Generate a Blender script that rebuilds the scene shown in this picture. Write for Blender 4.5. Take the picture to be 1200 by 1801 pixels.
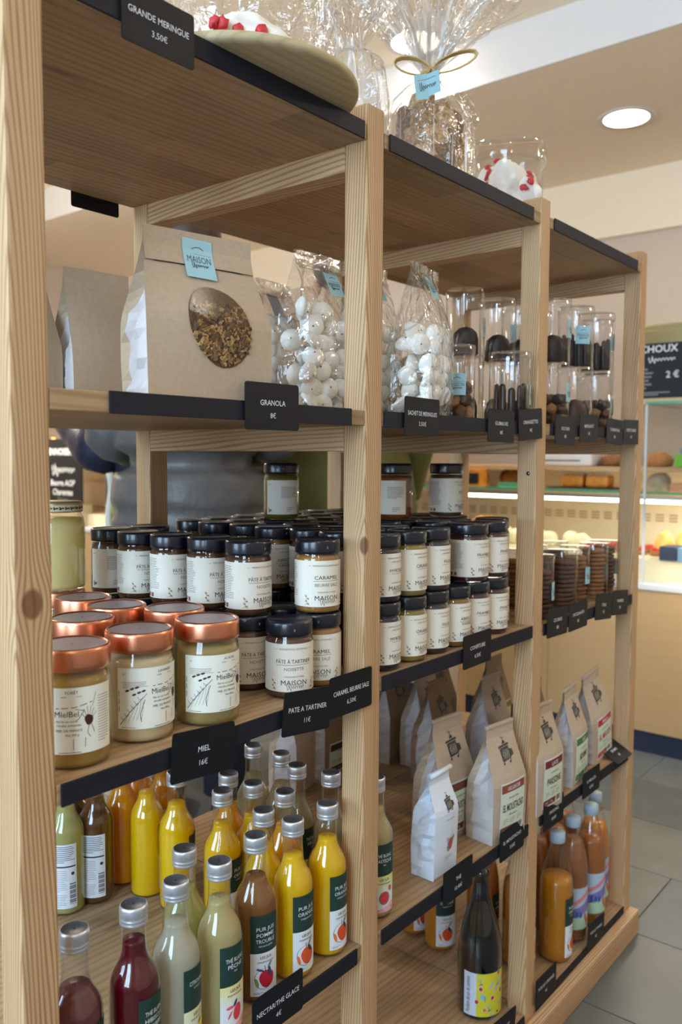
import bpy, bmesh, math, random
from mathutils import Vector, Matrix, noise as mnoise

for _o in list(bpy.data.objects):
    bpy.data.objects.remove(_o, do_unlink=True)
S = bpy.context.scene
COL = S.collection
PI = math.pi
rnd = random.Random(11)

# ------------------------------------------------------------------ camera
cam_d = bpy.data.cameras.new('camera')
cam = bpy.data.objects.new('camera', cam_d)
COL.objects.link(cam)
R_ = Vector((0.63147954, -0.77537677, 0.00494577))
U_ = Vector((0.04850583, 0.04586824, 0.99776916))
F_ = Vector((0.77387388, 0.62983091, -0.06657515))
M = Matrix.Identity(4)
for i in range(3):
    M[i][0] = R_[i]; M[i][1] = U_[i]; M[i][2] = -F_[i]
M.translation = Vector((-0.37290, -0.65893, 1.078))
cam.matrix_world = M
cam_d.sensor_fit = 'VERTICAL'
cam_d.sensor_height = 36.0
cam_d.lens = 1480.1 / 1801.0 * 36.0
cam_d.clip_start = 0.02
cam_d.clip_end = 60
cam_d.dof.use_dof = True
cam_d.dof.focus_distance = 1.05
cam_d.dof.aperture_fstop = 6.0
S.camera = cam

# ------------------------------------------------------------------ world, exposure
S.view_settings.view_transform = 'Standard'
S.view_settings.look = 'None'
S.view_settings.exposure = 0.0
S.view_settings.gamma = 1.0
S.view_settings.use_curve_mapping = False
w = bpy.data.worlds.new('world')
S.world = w
w.use_nodes = True
w.node_tree.nodes['Background'].inputs[0].default_value = (0.62, 0.76, 1.0, 1)
w.node_tree.nodes['Background'].inputs[1].default_value = 2.2
S.cycles.max_bounces = 10
S.cycles.diffuse_bounces = 4
S.cycles.glossy_bounces = 4
S.cycles.transparent_max_bounces = 40
S.cycles.sample_clamp_indirect = 6.0
S.cycles.use_denoising = True


def area(name, loc, aim, sx, sy, power, col):
    d = bpy.data.lights.new(name, 'AREA')
    d.shape = 'RECTANGLE'; d.size = sx; d.size_y = sy; d.energy = power; d.color = col
    o = bpy.data.objects.new(name, d); COL.objects.link(o)
    o.location = loc
    o.rotation_euler = (Vector(aim) - Vector(loc)).to_track_quat('-Z', 'Y').to_euler()
    return o


DAY = (0.54, 0.77, 1.0)
WARM = (1.0, 0.90, 0.76)
# daylight falling through the two shop windows (wall at x = -2.4)
area('window_daylight', (-2.75, -0.95, 1.75), (0.5, -0.2, 1.0), 1.3, 2.1, 118, DAY)
area('window_daylight', (-2.75, 1.05, 1.75), (0.5, 0.5, 1.0), 1.3, 2.1, 118, DAY)
DOWNLIGHTS = [(3.45, .81, 2.6, 34), (3.45, 2.6, 2.6, 34), (3.45, -1.1, 2.6, 30)]
HIGHLIGHTS = [(1.15, 1.05, 2.8, 36), (.2, 1.9, 2.8, 30), (1.9, 2.6, 2.8, 32), (.9, -1.15, 2.8, 36), (-.9, -1.3, 2.8, 30),
              (2.0, -.5, 2.8, 30), (-1.0, 1.1, 2.8, 24), (2.63, 1.40, 2.8, 90)]


# ------------------------------------------------------------------ helpers: colour, materials
def lin(c):
    return tuple(((v / 255.0) / 12.92 if v / 255.0 <= 0.04045 else ((v / 255.0 + 0.055) / 1.055) ** 2.4) for v in c) + (1,)


_mats = {}


def pm(name, c, rough=.5, metal=0., spec=.5, bump=None, var=0., coat=0., emit=None, es=0., sss=0.):
    """principled material with a faint procedural mottling"""
    if name in _mats: return _mats[name]
    m = bpy.data.materials.new(name); m.use_nodes = True
    nt = m.node_tree; b = nt.nodes['Principled BSDF']
    b.inputs['Base Color'].default_value = lin(c)
    b.inputs['Roughness'].default_value = rough
    b.inputs['Metallic'].default_value = metal
    b.inputs['Specular IOR Level'].default_value = spec
    b.inputs['Coat Weight'].default_value = coat
    b.inputs['Coat Roughness'].default_value = .08
    if sss:
        b.inputs['Subsurface Weight'].default_value = sss
        b.inputs['Subsurface Radius'].default_value = (.01, .006, .004)
    if emit:
        b.inputs['Emission Color'].default_value = lin(emit); b.inputs['Emission Strength'].default_value = es
    if var or bump:
        tc = nt.nodes.new('ShaderNodeTexCoord'); nz = nt.nodes.new('ShaderNodeTexNoise')
        nz.inputs['Scale'].default_value = bump[0] if bump else 30
        nz.inputs['Detail'].default_value = 4
        nt.links.new(tc.outputs['Object'], nz.inputs['Vector'])
        if var:
            rp = nt.nodes.new('ShaderNodeValToRGB')
            l = lin(c)
            rp.color_ramp.elements[0].position = .3; rp.color_ramp.elements[1].position = .7
            rp.color_ramp.elements[0].color = tuple(max(0, v * (1 - var)) for v in l[:3]) + (1,)
            rp.color_ramp.elements[1].color = tuple(min(1, v * (1 + var * .6)) for v in l[:3]) + (1,)
            nt.links.new(nz.outputs['Fac'], rp.inputs['Fac']); nt.links.new(rp.outputs['Color'], b.inputs['Base Color'])
        if bump:
            bp = nt.nodes.new('ShaderNodeBump'); bp.inputs['Strength'].default_value = bump[1]; bp.inputs['Distance'].default_value = bump[2] if len(bump) > 2 else .002
            nt.links.new(nz.outputs['Fac'], bp.inputs['Height']); nt.links.new(bp.outputs['Normal'], b.inputs['Normal'])
    _mats[name] = m
    return m


def clear(name, rough=.03, tint=(1, 1, 1), lo=.04, hi=.9, power=3.5, bump=None):
    """thin clear sheet: transparent, with glossy reflection growing towards grazing view"""
    if name in _mats: return _mats[name]
    m = bpy.data.materials.new(name); m.use_nodes = True
    nt = m.node_tree; nt.nodes.remove(nt.nodes['Principled BSDF'])
    out = nt.nodes['Material Output']
    tr = nt.nodes.new('ShaderNodeBsdfTransparent'); tr.inputs[0].default_value = tuple(tint) + (1,)
    gl = nt.nodes.new('ShaderNodeBsdfGlossy'); gl.inputs['Roughness'].default_value = rough
    lw = nt.nodes.new('ShaderNodeLayerWeight'); lw.inputs[0].default_value = .5
    pw = nt.nodes.new('ShaderNodeMath'); pw.operation = 'POWER'; pw.inputs[1].default_value = power
    ml = nt.nodes.new('ShaderNodeMath'); ml.operation = 'MULTIPLY_ADD'; ml.inputs[1].default_value = hi - lo; ml.inputs[2].default_value = lo
    mx = nt.nodes.new('ShaderNodeMixShader')
    nt.links.new(lw.outputs['Facing'], pw.inputs[0]); nt.links.new(pw.outputs[0], ml.inputs[0]); nt.links.new(ml.outputs[0], mx.inputs[0])
    nt.links.new(tr.outputs[0], mx.inputs[1]); nt.links.new(gl.outputs[0], mx.inputs[2]); nt.links.new(mx.outputs[0], out.inputs['Surface'])
    if bump:
        tc = nt.nodes.new('ShaderNodeTexCoord'); nz = nt.nodes.new('ShaderNodeTexNoise'); nz.inputs['Scale'].default_value = bump[0]; nz.inputs['Detail'].default_value = 3
        nz.inputs['Distortion'].default_value = 1.5
        bp = nt.nodes.new('ShaderNodeBump'); bp.inputs['Strength'].default_value = bump[1]; bp.inputs['Distance'].default_value = .01
        nt.links.new(tc.outputs['Object'], nz.inputs['Vector']); nt.links.new(nz.outputs['Fac'], bp.inputs['Height'])
        nt.links.new(bp.outputs['Normal'], gl.inputs['Normal']); nt.links.new(bp.outputs['Normal'], lw.inputs['Normal'])
    _mats[name] = m
    return m


def liquid(name, c, trans, rough=.15):
    """cloudy drink: part of the light goes straight through"""
    if name in _mats: return _mats[name]
    m = pm(name, c, rough)
    nt = m.node_tree; b = nt.nodes['Principled BSDF']; out = nt.nodes['Material Output']
    tr = nt.nodes.new('ShaderNodeBsdfTransparent'); l = lin(c)
    tr.inputs[0].default_value = tuple(min(1, v ** .45) for v in l[:3]) + (1,)
    tl = nt.nodes.new('ShaderNodeBsdfTranslucent'); tl.inputs[0].default_value = l
    m1 = nt.nodes.new('ShaderNodeMixShader'); m1.inputs[0].default_value = .35
    m2 = nt.nodes.new('ShaderNodeMixShader'); m2.inputs[0].default_value = trans
    nt.links.new(b.outputs[0], m1.inputs[1]); nt.links.new(tl.outputs[0], m1.inputs[2])
    nt.links.new(m1.outputs[0], m2.inputs[1]); nt.links.new(tr.outputs[0], m2.inputs[2]); nt.links.new(m2.outputs[0], out.inputs['Surface'])
    return m


def wood(name, axis, light, dark, period=.0042, lam=0., knots=(), rough=.5, contrast=1.0, smudge=0.):
    """pine: wavy grain lines along one axis, broad tone changes, optional glued staves and knots"""
    if name in _mats: return _mats[name]
    m = bpy.data.materials.new(name); m.use_nodes = True
    nt = m.node_tree; N = nt.nodes; L = nt.links; b = N['Principled BSDF']
    b.inputs['Roughness'].default_value = rough; b.inputs['Specular IOR Level'].default_value = .35
    tc = N.new('ShaderNodeTexCoord'); vec = tc.outputs['Object']

    def vmath(op, a, bb):
        n = N.new('ShaderNodeVectorMath'); n.operation = op
        L.new(a, n.inputs[0])
        if isinstance(bb, tuple): n.inputs[1].default_value = bb
        else: L.new(bb, n.inputs[1])
        return n.outputs[0]

    def math_(op, a, bb=None, cc=None):
        n = N.new('ShaderNodeMath'); n.operation = op
        for k, v in enumerate((a, bb, cc)):
            if v is None: continue
            if isinstance(v, (int, float)): n.inputs[k].default_value = v
            else: L.new(v, n.inputs[k])
        return n.outputs[0]

    def mixc(f, a, bb, mode='MIX'):
        n = N.new('ShaderNodeMix'); n.data_type = 'RGBA'; n.blend_type = mode
        if isinstance(f, (int, float)): n.inputs[0].default_value = f
        else: L.new(f, n.inputs[0])
        for k, v in ((6, a), (7, bb)):
            if isinstance(v, tuple): n.inputs[k].default_value = v
            else: L.new(v, n.inputs[k])
        return n.outputs[2]
    knotmask = None
    for (kx, ky, kz, kr) in knots:
        d = vmath('SUBTRACT', vec, (kx, ky, kz))
        d = vmath('MULTIPLY', d, (1, 1, .75))
        ln = N.new('ShaderNodeVectorMath'); ln.operation = 'LENGTH'; L.new(d, ln.inputs[0])
        fall = math_('POWER', 2.718, math_('MULTIPLY', math_('POWER', math_('DIVIDE', ln.outputs['Value'], kr * 2.2), 2.0), -1.0))
        push = vmath('SCALE', d, (0, 0, 0)); nn = push.node
        L.new(math_('MULTIPLY', fall, -0.75), nn.inputs['Scale'])
        vec = vmath('ADD', vec, push)
        mk = N.new('ShaderNodeMapRange'); mk.inputs[1].default_value = kr * 1.05; mk.inputs[2].default_value = kr * .8
        L.new(ln.outputs['Value'], mk.inputs[0])
        knotmask = mk.outputs[0] if knotmask is None else math_('MAXIMUM', knotmask, mk.outputs[0])
    sc = {'X': (.05, 1, 1), 'Y': (1, .05, 1), 'Z': (1, 1, .05)}[axis]
    v1 = vmath('MULTIPLY', vec, sc)
    sc2 = {'X': (1.2, 16, 16), 'Y': (16, 1.2, 16), 'Z': (16, 16, 1.2)}[axis]
    n1 = N.new('ShaderNodeTexNoise'); n1.inputs['Scale'].default_value = 1; n1.inputs['Detail'].default_value = 2
    L.new(vmath('MULTIPLY', vec, sc2), n1.inputs['Vector'])
    shift = vmath('SCALE', n1.outputs['Color'], (0, 0, 0)); shift.node.inputs['Scale'].default_value = .02
    wv = N.new('ShaderNodeTexWave'); wv.wave_type = 'BANDS'; wv.bands_direction = 'DIAGONAL'
    wv.inputs['Scale'].default_value = 2 * PI / (10 * period)
    wv.inputs['Distortion'].default_value = 2.2; wv.inputs['Detail'].default_value = 2; wv.inputs['Detail Scale'].default_value = .35
    L.new(vmath('ADD', v1, shift), wv.inputs['Vector'])
    n2 = N.new('ShaderNodeTexNoise'); n2.inputs['Scale'].default_value = 1; n2.inputs['Detail'].default_value = 5
    sc3 = {'X': (5, 170, 170), 'Y': (170, 5, 170), 'Z': (170, 170, 5)}[axis]
    L.new(vmath('MULTIPLY', vec, sc3), n2.inputs['Vector'])
    f = math_('MULTIPLY', math_('POWER', wv.outputs['Fac'], 2.2), .75 * contrast)
    f = math_('ADD', f, math_('MULTIPLY', math_('SUBTRACT', n2.outputs['Fac'], .5), .55 * contrast))
    mid = tuple((a * .55 + c * .45) for a, c in zip(light, dark))
    f = math_('ADD', f, math_('MULTIPLY', math_('SUBTRACT', n1.outputs['Fac'], .5), .9 * contrast))
    rp = N.new('ShaderNodeValToRGB'); L.new(f, rp.inputs['Fac'])
    rp.color_ramp.elements[0].color = lin(light); rp.color_ramp.elements[0].position = .05
    rp.color_ramp.elements[1].color = lin(dark); rp.color_ramp.elements[1].position = 1.0
    e = rp.color_ramp.elements.new(.5); e.color = lin(mid)
    colr = rp.outputs['Color']
    if lam:
        sp = N.new('ShaderNodeSeparateXYZ'); L.new(tc.outputs['Object'], sp.inputs[0])
        row = math_('FLOOR', math_('DIVIDE', sp.outputs['Y' if axis == 'X' else 'X'], lam))
        lng = math_('FLOOR', math_('ADD', math_('DIVIDE', sp.outputs[axis], .37), math_('MULTIPLY', row, .37)))
        wn = N.new('ShaderNodeTexWhiteNoise'); wn.noise_dimensions = '2D'
        cb = N.new('ShaderNodeCombineXYZ'); L.new(row, cb.inputs[0]); L.new(lng, cb.inputs[1]); L.new(cb.outputs[0], wn.inputs['Vector'])
        tone = N.new('ShaderNodeMapRange'); tone.inputs[3].default_value = .72; tone.inputs[4].default_value = 1.12
        L.new(wn.outputs['Value'], tone.inputs[0])
        cc = N.new('ShaderNodeCombineColor')
        for k in range(3): L.new(tone.outputs[0], cc.inputs[k])
        colr = mixc(1.0, colr, cc.outputs[0], 'MULTIPLY')
    if smudge:
        n3 = N.new('ShaderNodeTexNoise'); n3.inputs['Scale'].default_value = 1; n3.inputs['Detail'].default_value = 3
        sc4 = {'X': (9, 34, 34), 'Y': (34, 9, 34), 'Z': (34, 34, 9)}[axis]
        L.new(vmath('MULTIPLY', tc.outputs['Object'], sc4), n3.inputs['Vector'])
        mr = N.new('ShaderNodeMapRange'); mr.inputs[1].default_value = .62; mr.inputs[2].default_value = .8; mr.inputs[4].default_value = smudge
        L.new(n3.outputs['Fac'], mr.inputs[0])
        colr = mixc(mr.outputs[0], colr, lin(tuple(v * .55 for v in dark)))
    if knotmask is not None:
        colr = mixc(math_('MULTIPLY', knotmask, .8), colr, lin((112, 66, 42)))
    L.new(colr, b.inputs['Base Color'])
    bp = N.new('ShaderNodeBump'); bp.inputs['Strength'].default_value = .12; bp.inputs['Distance'].default_value = .0008
    L.new(f, bp.inputs['Height']); L.new(bp.outputs['Normal'], b.inputs['Normal'])
    _mats[name] = m
    return m


# ------------------------------------------------------------------ helpers: objects
def link(name, me, parent=None, loc=None, rz=None):
    o = bpy.data.objects.new(name, me); COL.objects.link(o)
    if parent is not None: o.parent = parent
    if loc is not None: o.location = loc
    if rz is not None: o.rotation_euler = (0, 0, rz)
    return o


def tag(o, label, cat, group=None, kind=None):
    o['label'] = label; o['category'] = cat
    if group: o['group'] = group
    if kind: o['kind'] = kind
    return o


def thing(name, label, cat, loc=(0, 0, 0), rz=0, group=None):
    o = bpy.data.objects.new(name, None); COL.objects.link(o)
    o.empty_display_size = .03
    o.location = loc; o.rotation_euler = (0, 0, rz)
    return tag(o, label, cat, group)


class MB:
    """collects faces with materials, builds one mesh"""

    def __init__(s):
        s.v = []; s.f = []; s.fm = []; s.fs = []; s.m = []

    def mi(s, m):
        if m not in s.m: s.m.append(m)
        return s.m.index(m)

    def add(s, vs, fs, m, smooth=False, T=None):
        k = len(s.v)
        s.v += [tuple(T @ Vector(v)) for v in vs] if T is not None else [tuple(v) for v in vs]
        i = s.mi(m)
        for f in fs:
            s.f.append(tuple(k + a for a in f)); s.fm.append(i); s.fs.append(smooth)
        return s

    def box(s, x0, x1, y0, y1, z0, z1, m, bev=0., T=None):
        if bev <= 0:
            vs = [(x, y, z) for z in (z0, z1) for y in (y0, y1) for x in (x0, x1)]
            fs = [(0, 2, 3, 1), (4, 5, 7, 6), (0, 1, 5, 4), (2, 6, 7, 3), (0, 4, 6, 2), (1, 3, 7, 5)]
            return s.add(vs, fs, m, False, T)
        b = min(bev, (x1 - x0) / 2.01, (y1 - y0) / 2.01, (z1 - z0) / 2.01)
        bm = bmesh.new(); bmesh.ops.create_cube(bm, size=1)
        bmesh.ops.scale(bm, vec=(x1 - x0, y1 - y0, z1 - z0), verts=bm.verts)
        bmesh.ops.translate(bm, vec=((x0 + x1) / 2, (y0 + y1) / 2, (z0 + z1) / 2), verts=bm.verts)
        bmesh.ops.bevel(bm, geom=bm.edges[:], offset=b, segments=2, profile=.6, affect='EDGES')
        s.bm(bm, m, T=T)
        return s

    def bm(s, bm, m, smooth=False, T=None):
        bm.verts.index_update()
        s.add([v.co.copy() for v in bm.verts], [tuple(v.index for v in f.verts) for f in bm.faces], m, smooth, T)
        bm.free()

    def lathe(s, prof, m, n=24, smooth=True, T=None, cap0=True, cap1=True, sq=1.0, wob=None):
        vs = []; fs = []
        for j, (r, z) in enumerate(prof):
            for i in range(n):
                a = 2 * PI * i / n; rr = r * (wob(a, z) if wob else 1)
                vs.append((rr * math.cos(a), rr * math.sin(a) * sq, z))
        for j in range(len(prof) - 1):
            for i in range(n):
                k = (i + 1) % n
                fs.append((j * n + i, j * n + k, (j + 1) * n + k, (j + 1) * n + i))
        if cap0: fs.append(tuple(range(n - 1, -1, -1)))
        if cap1: fs.append(tuple((len(prof) - 1) * n + i for i in range(n)))
        return s.add(vs, fs, m, smooth, T)

    def tube(s, pts, r, m, n=8, smooth=True, closed=False):
        pts = [Vector(p) for p in pts]; vs = []; fs = []
        rr = r if isinstance(r, (list, tuple)) else [r] * len(pts)
        up = Vector((0, 0, 1)); prev = None
        for j, p in enumerate(pts):
            a = pts[max(j - 1, 0)]; b = pts[min(j + 1, len(pts) - 1)]
            t = (b - a).normalized()
            if prev is None:
                x = t.cross(up)
                if x.length < .05: x = t.cross(Vector((1, 0, 0)))
                x.normalize()
            else:
                x = (prev - t * prev.dot(t)); x.normalize()
            prev = x; y = t.cross(x)
            for i in range(n):
                a_ = 2 * PI * i / n
                vs.append(p + (x * math.cos(a_) + y * math.sin(a_)) * rr[j])
        for j in range(len(pts) - 1):
            for i in range(n):
                k = (i + 1) % n
                fs.append((j * n + i, j * n + k, (j + 1) * n + k, (j + 1) * n + i))
        fs.append(tuple(range(n - 1, -1, -1))); fs.append(tuple((len(pts) - 1) * n + i for i in range(n)))
        return s.add(vs, fs, m, smooth)

    def mesh(s, name):
        me = bpy.data.meshes.new(name)
        me.from_pydata(s.v, [], s.f)
        for m in s.m: me.materials.append(m)
        me.polygons.foreach_set('material_index', s.fm)
        me.polygons.foreach_set('use_smooth', s.fs)
        me.update()
        return me

    def build(s, name, parent=None, loc=None, rz=None, fix=False):
        me = s.mesh(name)
        if fix:
            bm = bmesh.new(); bm.from_mesh(me); bmesh.ops.recalc_face_normals(bm, faces=bm.faces); bm.to_mesh(me); bm.free()
        return link(name, me, parent, loc, rz)


_tx = {}


def textgeo(t, bold=0.):
    key = (t, bold)
    if key in _tx: return _tx[key]
    cu = bpy.data.curves.new('lettering', 'FONT'); cu.body = t; cu.size = 1; cu.resolution_u = 2; cu.offset = bold; cu.fill_mode = 'FRONT'
    ob = bpy.data.objects.new('lettering', cu); COL.objects.link(ob)
    dg = bpy.context.evaluated_depsgraph_get()
    me = bpy.data.meshes.new_from_object(ob.evaluated_get(dg))
    vs = [(v.co.x, v.co.y) for v in me.vertices]; fs = [tuple(p.vertices) for p in me.polygons]
    bpy.data.objects.remove(ob); bpy.data.curves.remove(cu); bpy.data.meshes.remove(me)
    if vs:
        x0 = min(v[0] for v in vs); x1 = max(v[0] for v in vs)
        vs = [((v[0] - (x0 + x1) / 2), v[1]) for v in vs]
        wd = x1 - x0
    else: wd = 0
    # orient upward
    out = []
    for f in fs:
        a, b, c = (vs[f[0]], vs[f[1]], vs[f[2]])
        cr = (b[0] - a[0]) * (c[1] - a[1]) - (b[1] - a[1]) * (c[0] - a[0])
        out.append(f if cr >= 0 else tuple(reversed(f)))
    _tx[key] = (vs, out, wd)
    return _tx[key]


class Decal(MB):
    """flat print laid on a surface through fn(x, y, off)"""

    def __init__(s, fn):
        super().__init__(); s.fn = fn

    def put(s, pts, fs, m, off):
        s.add([s.fn(x, y, off) for x, y in pts], fs, m)

    def rect(s, x0, x1, y0, y1, m, off=.0003, nx=1, ny=1):
        pts = [(x0 + (x1 - x0) * i / nx, y0 + (y1 - y0) * j / ny) for j in range(ny + 1) for i in range(nx + 1)]
        fs = [(j * (nx + 1) + i, j * (nx + 1) + i + 1, (j + 1) * (nx + 1) + i + 1, (j + 1) * (nx + 1) + i) for j in range(ny) for i in range(nx)]
        s.put(pts, fs, m, off)

    def text(s, t, x, y, size, m, off=.0005, bold=0., maxw=None, shear=0., rot=0., sx=1.):
        vs, fs, wd = textgeo(t, bold)
        k = size * sx
        if maxw and wd * k > maxw: k = maxw / wd
        c, sn = math.cos(rot), math.sin(rot)
        pts = []
        for a, b in vs:
            u = (a + shear * b) * k; v = b * size
            pts.append((x + u * c - v * sn, y + u * sn + v * c))
        s.put(pts, fs, m, off)

    def line(s, pts, wd, m, off=.0005):
        for (a, b), (c, d) in zip(pts[:-1], pts[1:]):
            L = math.hypot(c - a, d - b)
            if L < 1e-9: continue
            n = max(1, int(L / .006)); px, py = -(d - b) / L * wd / 2, (c - a) / L * wd / 2
            for i in range(n):
                t0, t1 = i / n, (i + 1) / n
                x0, y0, x1, y1 = a + (c - a) * t0, b + (d - b) * t0, a + (c - a) * t1, b + (d - b) * t1
                s.put([(x0 - px, y0 - py), (x1 - px, y1 - py), (x1 + px, y1 + py), (x0 + px, y0 + py)], [(0, 1, 2, 3)], m, off)

    def ell(s, cx, cy, rx, ry, m, off=.0005, rot=0., n=16, rings=2, wob=0.):
        pts = [(cx, cy)]; c, sn = math.cos(rot), math.sin(rot)
        for j in range(1, rings + 1):
            for i in range(n):
                a = 2 * PI * i / n; q = j / rings * (1 + wob * math.sin(3 * a + 1) + wob * .6 * math.sin(5 * a))
                u, v = rx * q * math.cos(a), ry * q * math.sin(a)
                pts.append((cx + u * c - v * sn, cy + u * sn + v * c))
        fs = [(0, 1 + i, 1 + (i + 1) % n) for i in range(n)]
        for j in range(rings - 1):
            for i in range(n):
                k = (i + 1) % n
                fs.append((1 + j * n + i, 1 + (j + 1) * n + i, 1 + (j + 1) * n + k, 1 + j * n + k))
        s.put(pts, fs, m, off)

    def band(s, x0, x1, lo, hi, m, off=.0005, n=12):
        # a strip between two outlines, cut fine enough to follow a curved face
        def at(pl, x):
            for (a, b), (c, d) in zip(pl[:-1], pl[1:]):
                if a <= x <= c: return b + (d - b) * (x - a) / max(1e-9, c - a)
            return pl[-1][1]
        for i in range(n):
            a, b = x0 + (x1 - x0) * i / n, x0 + (x1 - x0) * (i + 1) / n
            s.put([(a, at(lo, a)), (b, at(lo, b)), (b, at(hi, b)), (a, at(hi, a))], [(0, 1, 2, 3)], m, off)

    def poly(s, pts, m, off=.0005):
        s.put(pts, [tuple(range(len(pts)))], m, off)

    def script(s, x, y, w, h, m, off=.0005, wd=.0006, seed=3):
        """a looping hand-written flourish"""
        r = random.Random(seed); pts = []
        n = 26
        for i in range(n):
            t = i / (n - 1)
            amp = h * (.9 if i < 7 else .35)
            pts.append((x - w / 2 + w * t + .12 * h * math.cos(i * 2.1), y + amp * math.sin(i * 1.9 + r.random() * .5)))
        s.line(pts, wd, m, off)

    def lines(s, x0, x1, y0, y1, n, wd, m, off=.0005, seed=1):
        r = random.Random(seed)
        for i in range(n):
            y = y1 - (y1 - y0) * (i + .5) / n
            s.rect(x0, x0 + (x1 - x0) * (1 if i < n - 1 else .6) * r.uniform(.82, 1), y - wd / 2, y + wd / 2, m, off, nx=max(1, int((x1 - x0) / .006)))


def cylmap(r, z0=0., c=-PI / 2):
    return lambda x, y, off: ((r + off) * math.cos(c + x / r), (r + off) * math.sin(c + x / r), z0 + y)


def copy_tree(o, name=None):
    c = o.copy(); COL.objects.link(c)
    for ch in o.children:
        d = ch.copy(); COL.objects.link(d); d.parent = c
        for g in ch.children:
            e = g.copy(); COL.objects.link(e); e.parent = d
    return c


def place(proto, used, loc, rz=0., label=None, group=None):
    """first use takes the prototype itself, later ones copy it with its parts"""
    o = copy_tree(proto) if used else proto
    o.location = loc; o.rotation_euler = (0, 0, rz)
    if label: o['label'] = label
    if group: o['group'] = group
    return o


# ------------------------------------------------------------------ palette
PINE_L, PINE_D = (206, 170, 128), (148, 106, 66)
SH_L, SH_D = (178, 147, 110), (120, 88, 56)
M_post = wood('pine_post', 'Z', PINE_L, PINE_D)
M_postA = wood('pine_post_knot_a', 'Z', PINE_L, PINE_D, knots=((.016, -.002, .949, .011),))
M_postB = wood('pine_post_knot_b', 'Z', PINE_L, PINE_D, knots=((.484, -.001, .962, .010),))
M_rail = wood('pine_rail', 'Y', PINE_L, PINE_D, period=.006)
M_shelf = wood('pine_shelf', 'X', SH_L, SH_D, period=.013, lam=.062, smudge=.6, contrast=.5)
M_plinth = wood('pine_plinth', 'X', (206, 170, 130), (150, 106, 70), period=.006)
M_counter = wood('oak_panel', 'Y', (182, 152, 110), (170, 138, 96), period=.05, contrast=.22)
M_board = wood('cake_board', 'X', (196, 178, 140), (160, 136, 96), period=.012, contrast=.6)
M_strip = pm('charcoal_strip', (31, 31, 40), .6, spec=.25)
M_card = pm('card_black', (18, 21, 27), .5, spec=.3)
M_white = pm('print_white', (226, 230, 236), .6)
M_grey = pm('print_grey', (120, 120, 122), .6)
M_ink = pm('print_ink', (52, 46, 44), .7)
M_ink2 = pm('print_soft_ink', (128, 112, 98), .7)
M_red = pm('print_red', (150, 40, 46), .6)
M_paper = pm('label_paper', (232, 224, 208), .62)
M_honeylab = pm('honey_label', (240, 240, 226), .55)
M_navy = pm('lid_navy', (15, 20, 34), .3, bump=(60, .02), coat=.3)
M_copper = pm('lid_copper', (232, 156, 122), .3, metal=1.)
M_alu = pm('cap_aluminium', (222, 226, 234), .36, metal=.8)
M_glass = clear('jar_glass', .02, (.98, .985, .98), .07, .8, 3.)
M_bglass = clear('bottle_glass', .02, (.985, .99, .99), .08, .85, 3.)
M_plastic = clear('clear_plastic', .05, (.975, .98, .985), .08, .85, 2.6)
M_cello = clear('cellophane', .07, (.995, .995, .995), .09, .9, 2.4, bump=(30, .6))
M_blue = pm('blue_sticker', (156, 198, 208), .5)
M_kraft = pm('kraft_paper', (186, 164, 138), .72, bump=(220, .25, .0006), var=.06)
M_kraft2 = pm('kraft_paper_coffee', (190, 170, 148), .7, bump=(220, .2, .0006), var=.06)
M_gusset = pm('pale_gusset', (206, 200, 200), .66, bump=(120, .25, .001))
M_whitebag = pm('white_bag', (222, 230, 242), .5, bump=(70, .25, .001))
M_green = pm('label_green', (26, 58, 52), .55)
M_meringue = pm('meringue', (250, 246, 237), .65, var=.03, bump=(160, .15, .001))
M_choc = pm('chocolate', (46, 30, 26), .38, var=.15, bump=(120, .2, .001))
M_choc2 = pm('milk_chocolate', (92, 62, 46), .45, var=.2)
M_cookie = pm('biscuit', (150, 100, 58), .7, var=.25, bump=(200, .5, .001))
M_pink = pm('praline_red', (206, 52, 58), .5)
M_rubber = pm('dark_rubber', (30, 30, 32), .6)

# ------------------------------------------------------------------ the room
M_ceil = pm('ceiling_paint', (246, 232, 210), .9, var=.02)
M_wall = pm('wall_paint', (206, 191, 177), .9, var=.02)
M_band = pm('white_paint', (232, 230, 228), .85, var=.01)
M_tile = pm('stone_tile', (92, 99, 102), .42, bump=(9, .1, .002), var=.16)
M_tile2 = pm('stone_tile_dark', (80, 87, 89), .45, bump=(11, .1, .002), var=.18)
M_tile3 = pm('stone_tile_warm', (100, 103, 100), .42, bump=(8, .1, .002), var=.14)
M_grout = pm('grout', (92, 88, 80), .8)


def struct(o, label=None):
    o['kind'] = 'structure'
    if label: o['label'] = label
    return o


RX0, RX1, RY0, RY1 = -2.4, 4.19, -2.8, 5.6
ZL, ZH, XB = 2.6, 2.8, 2.763
fl = struct(MB().box(RX0, RX1 + .2, RY0, RY1, -.1, -.004, M_grout).build('floor'), 'grey stone tiled shop floor')
tb = {}
tw, tl = .306, .612
for ix in range(-5, 13):
    x0 = 1.483 + (ix - 4) * tw
    for iy in range(-3, 7):
        y0 = (iy * tl) + (.306 if ix % 2 else 0)
        if x0 < -.4 or x0 + tw > 2.78 or y0 < -1.9 or y0 > 3.4: continue
        k = rnd.choice((0, 1, 2))
        if k not in tb:
            tb[k] = MB().box(.0012, tw - .0012, .0012, tl - .0012, -.004, 0, (M_tile, M_tile2, M_tile3)[k], .0008).mesh('tile')
        o = link('tile', tb[k], fl, (x0, y0, rnd.uniform(-.0004, 0)))
m = MB()
m.box(RX0, XB, RY0, RY1, ZH, ZH + .1, M_ceil)
m.box(XB, RX1 + .2, RY0, RY1, ZL, ZL + .3, M_ceil)
struct(m.build('ceiling'), 'peach ceiling stepping down above the counter')
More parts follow.
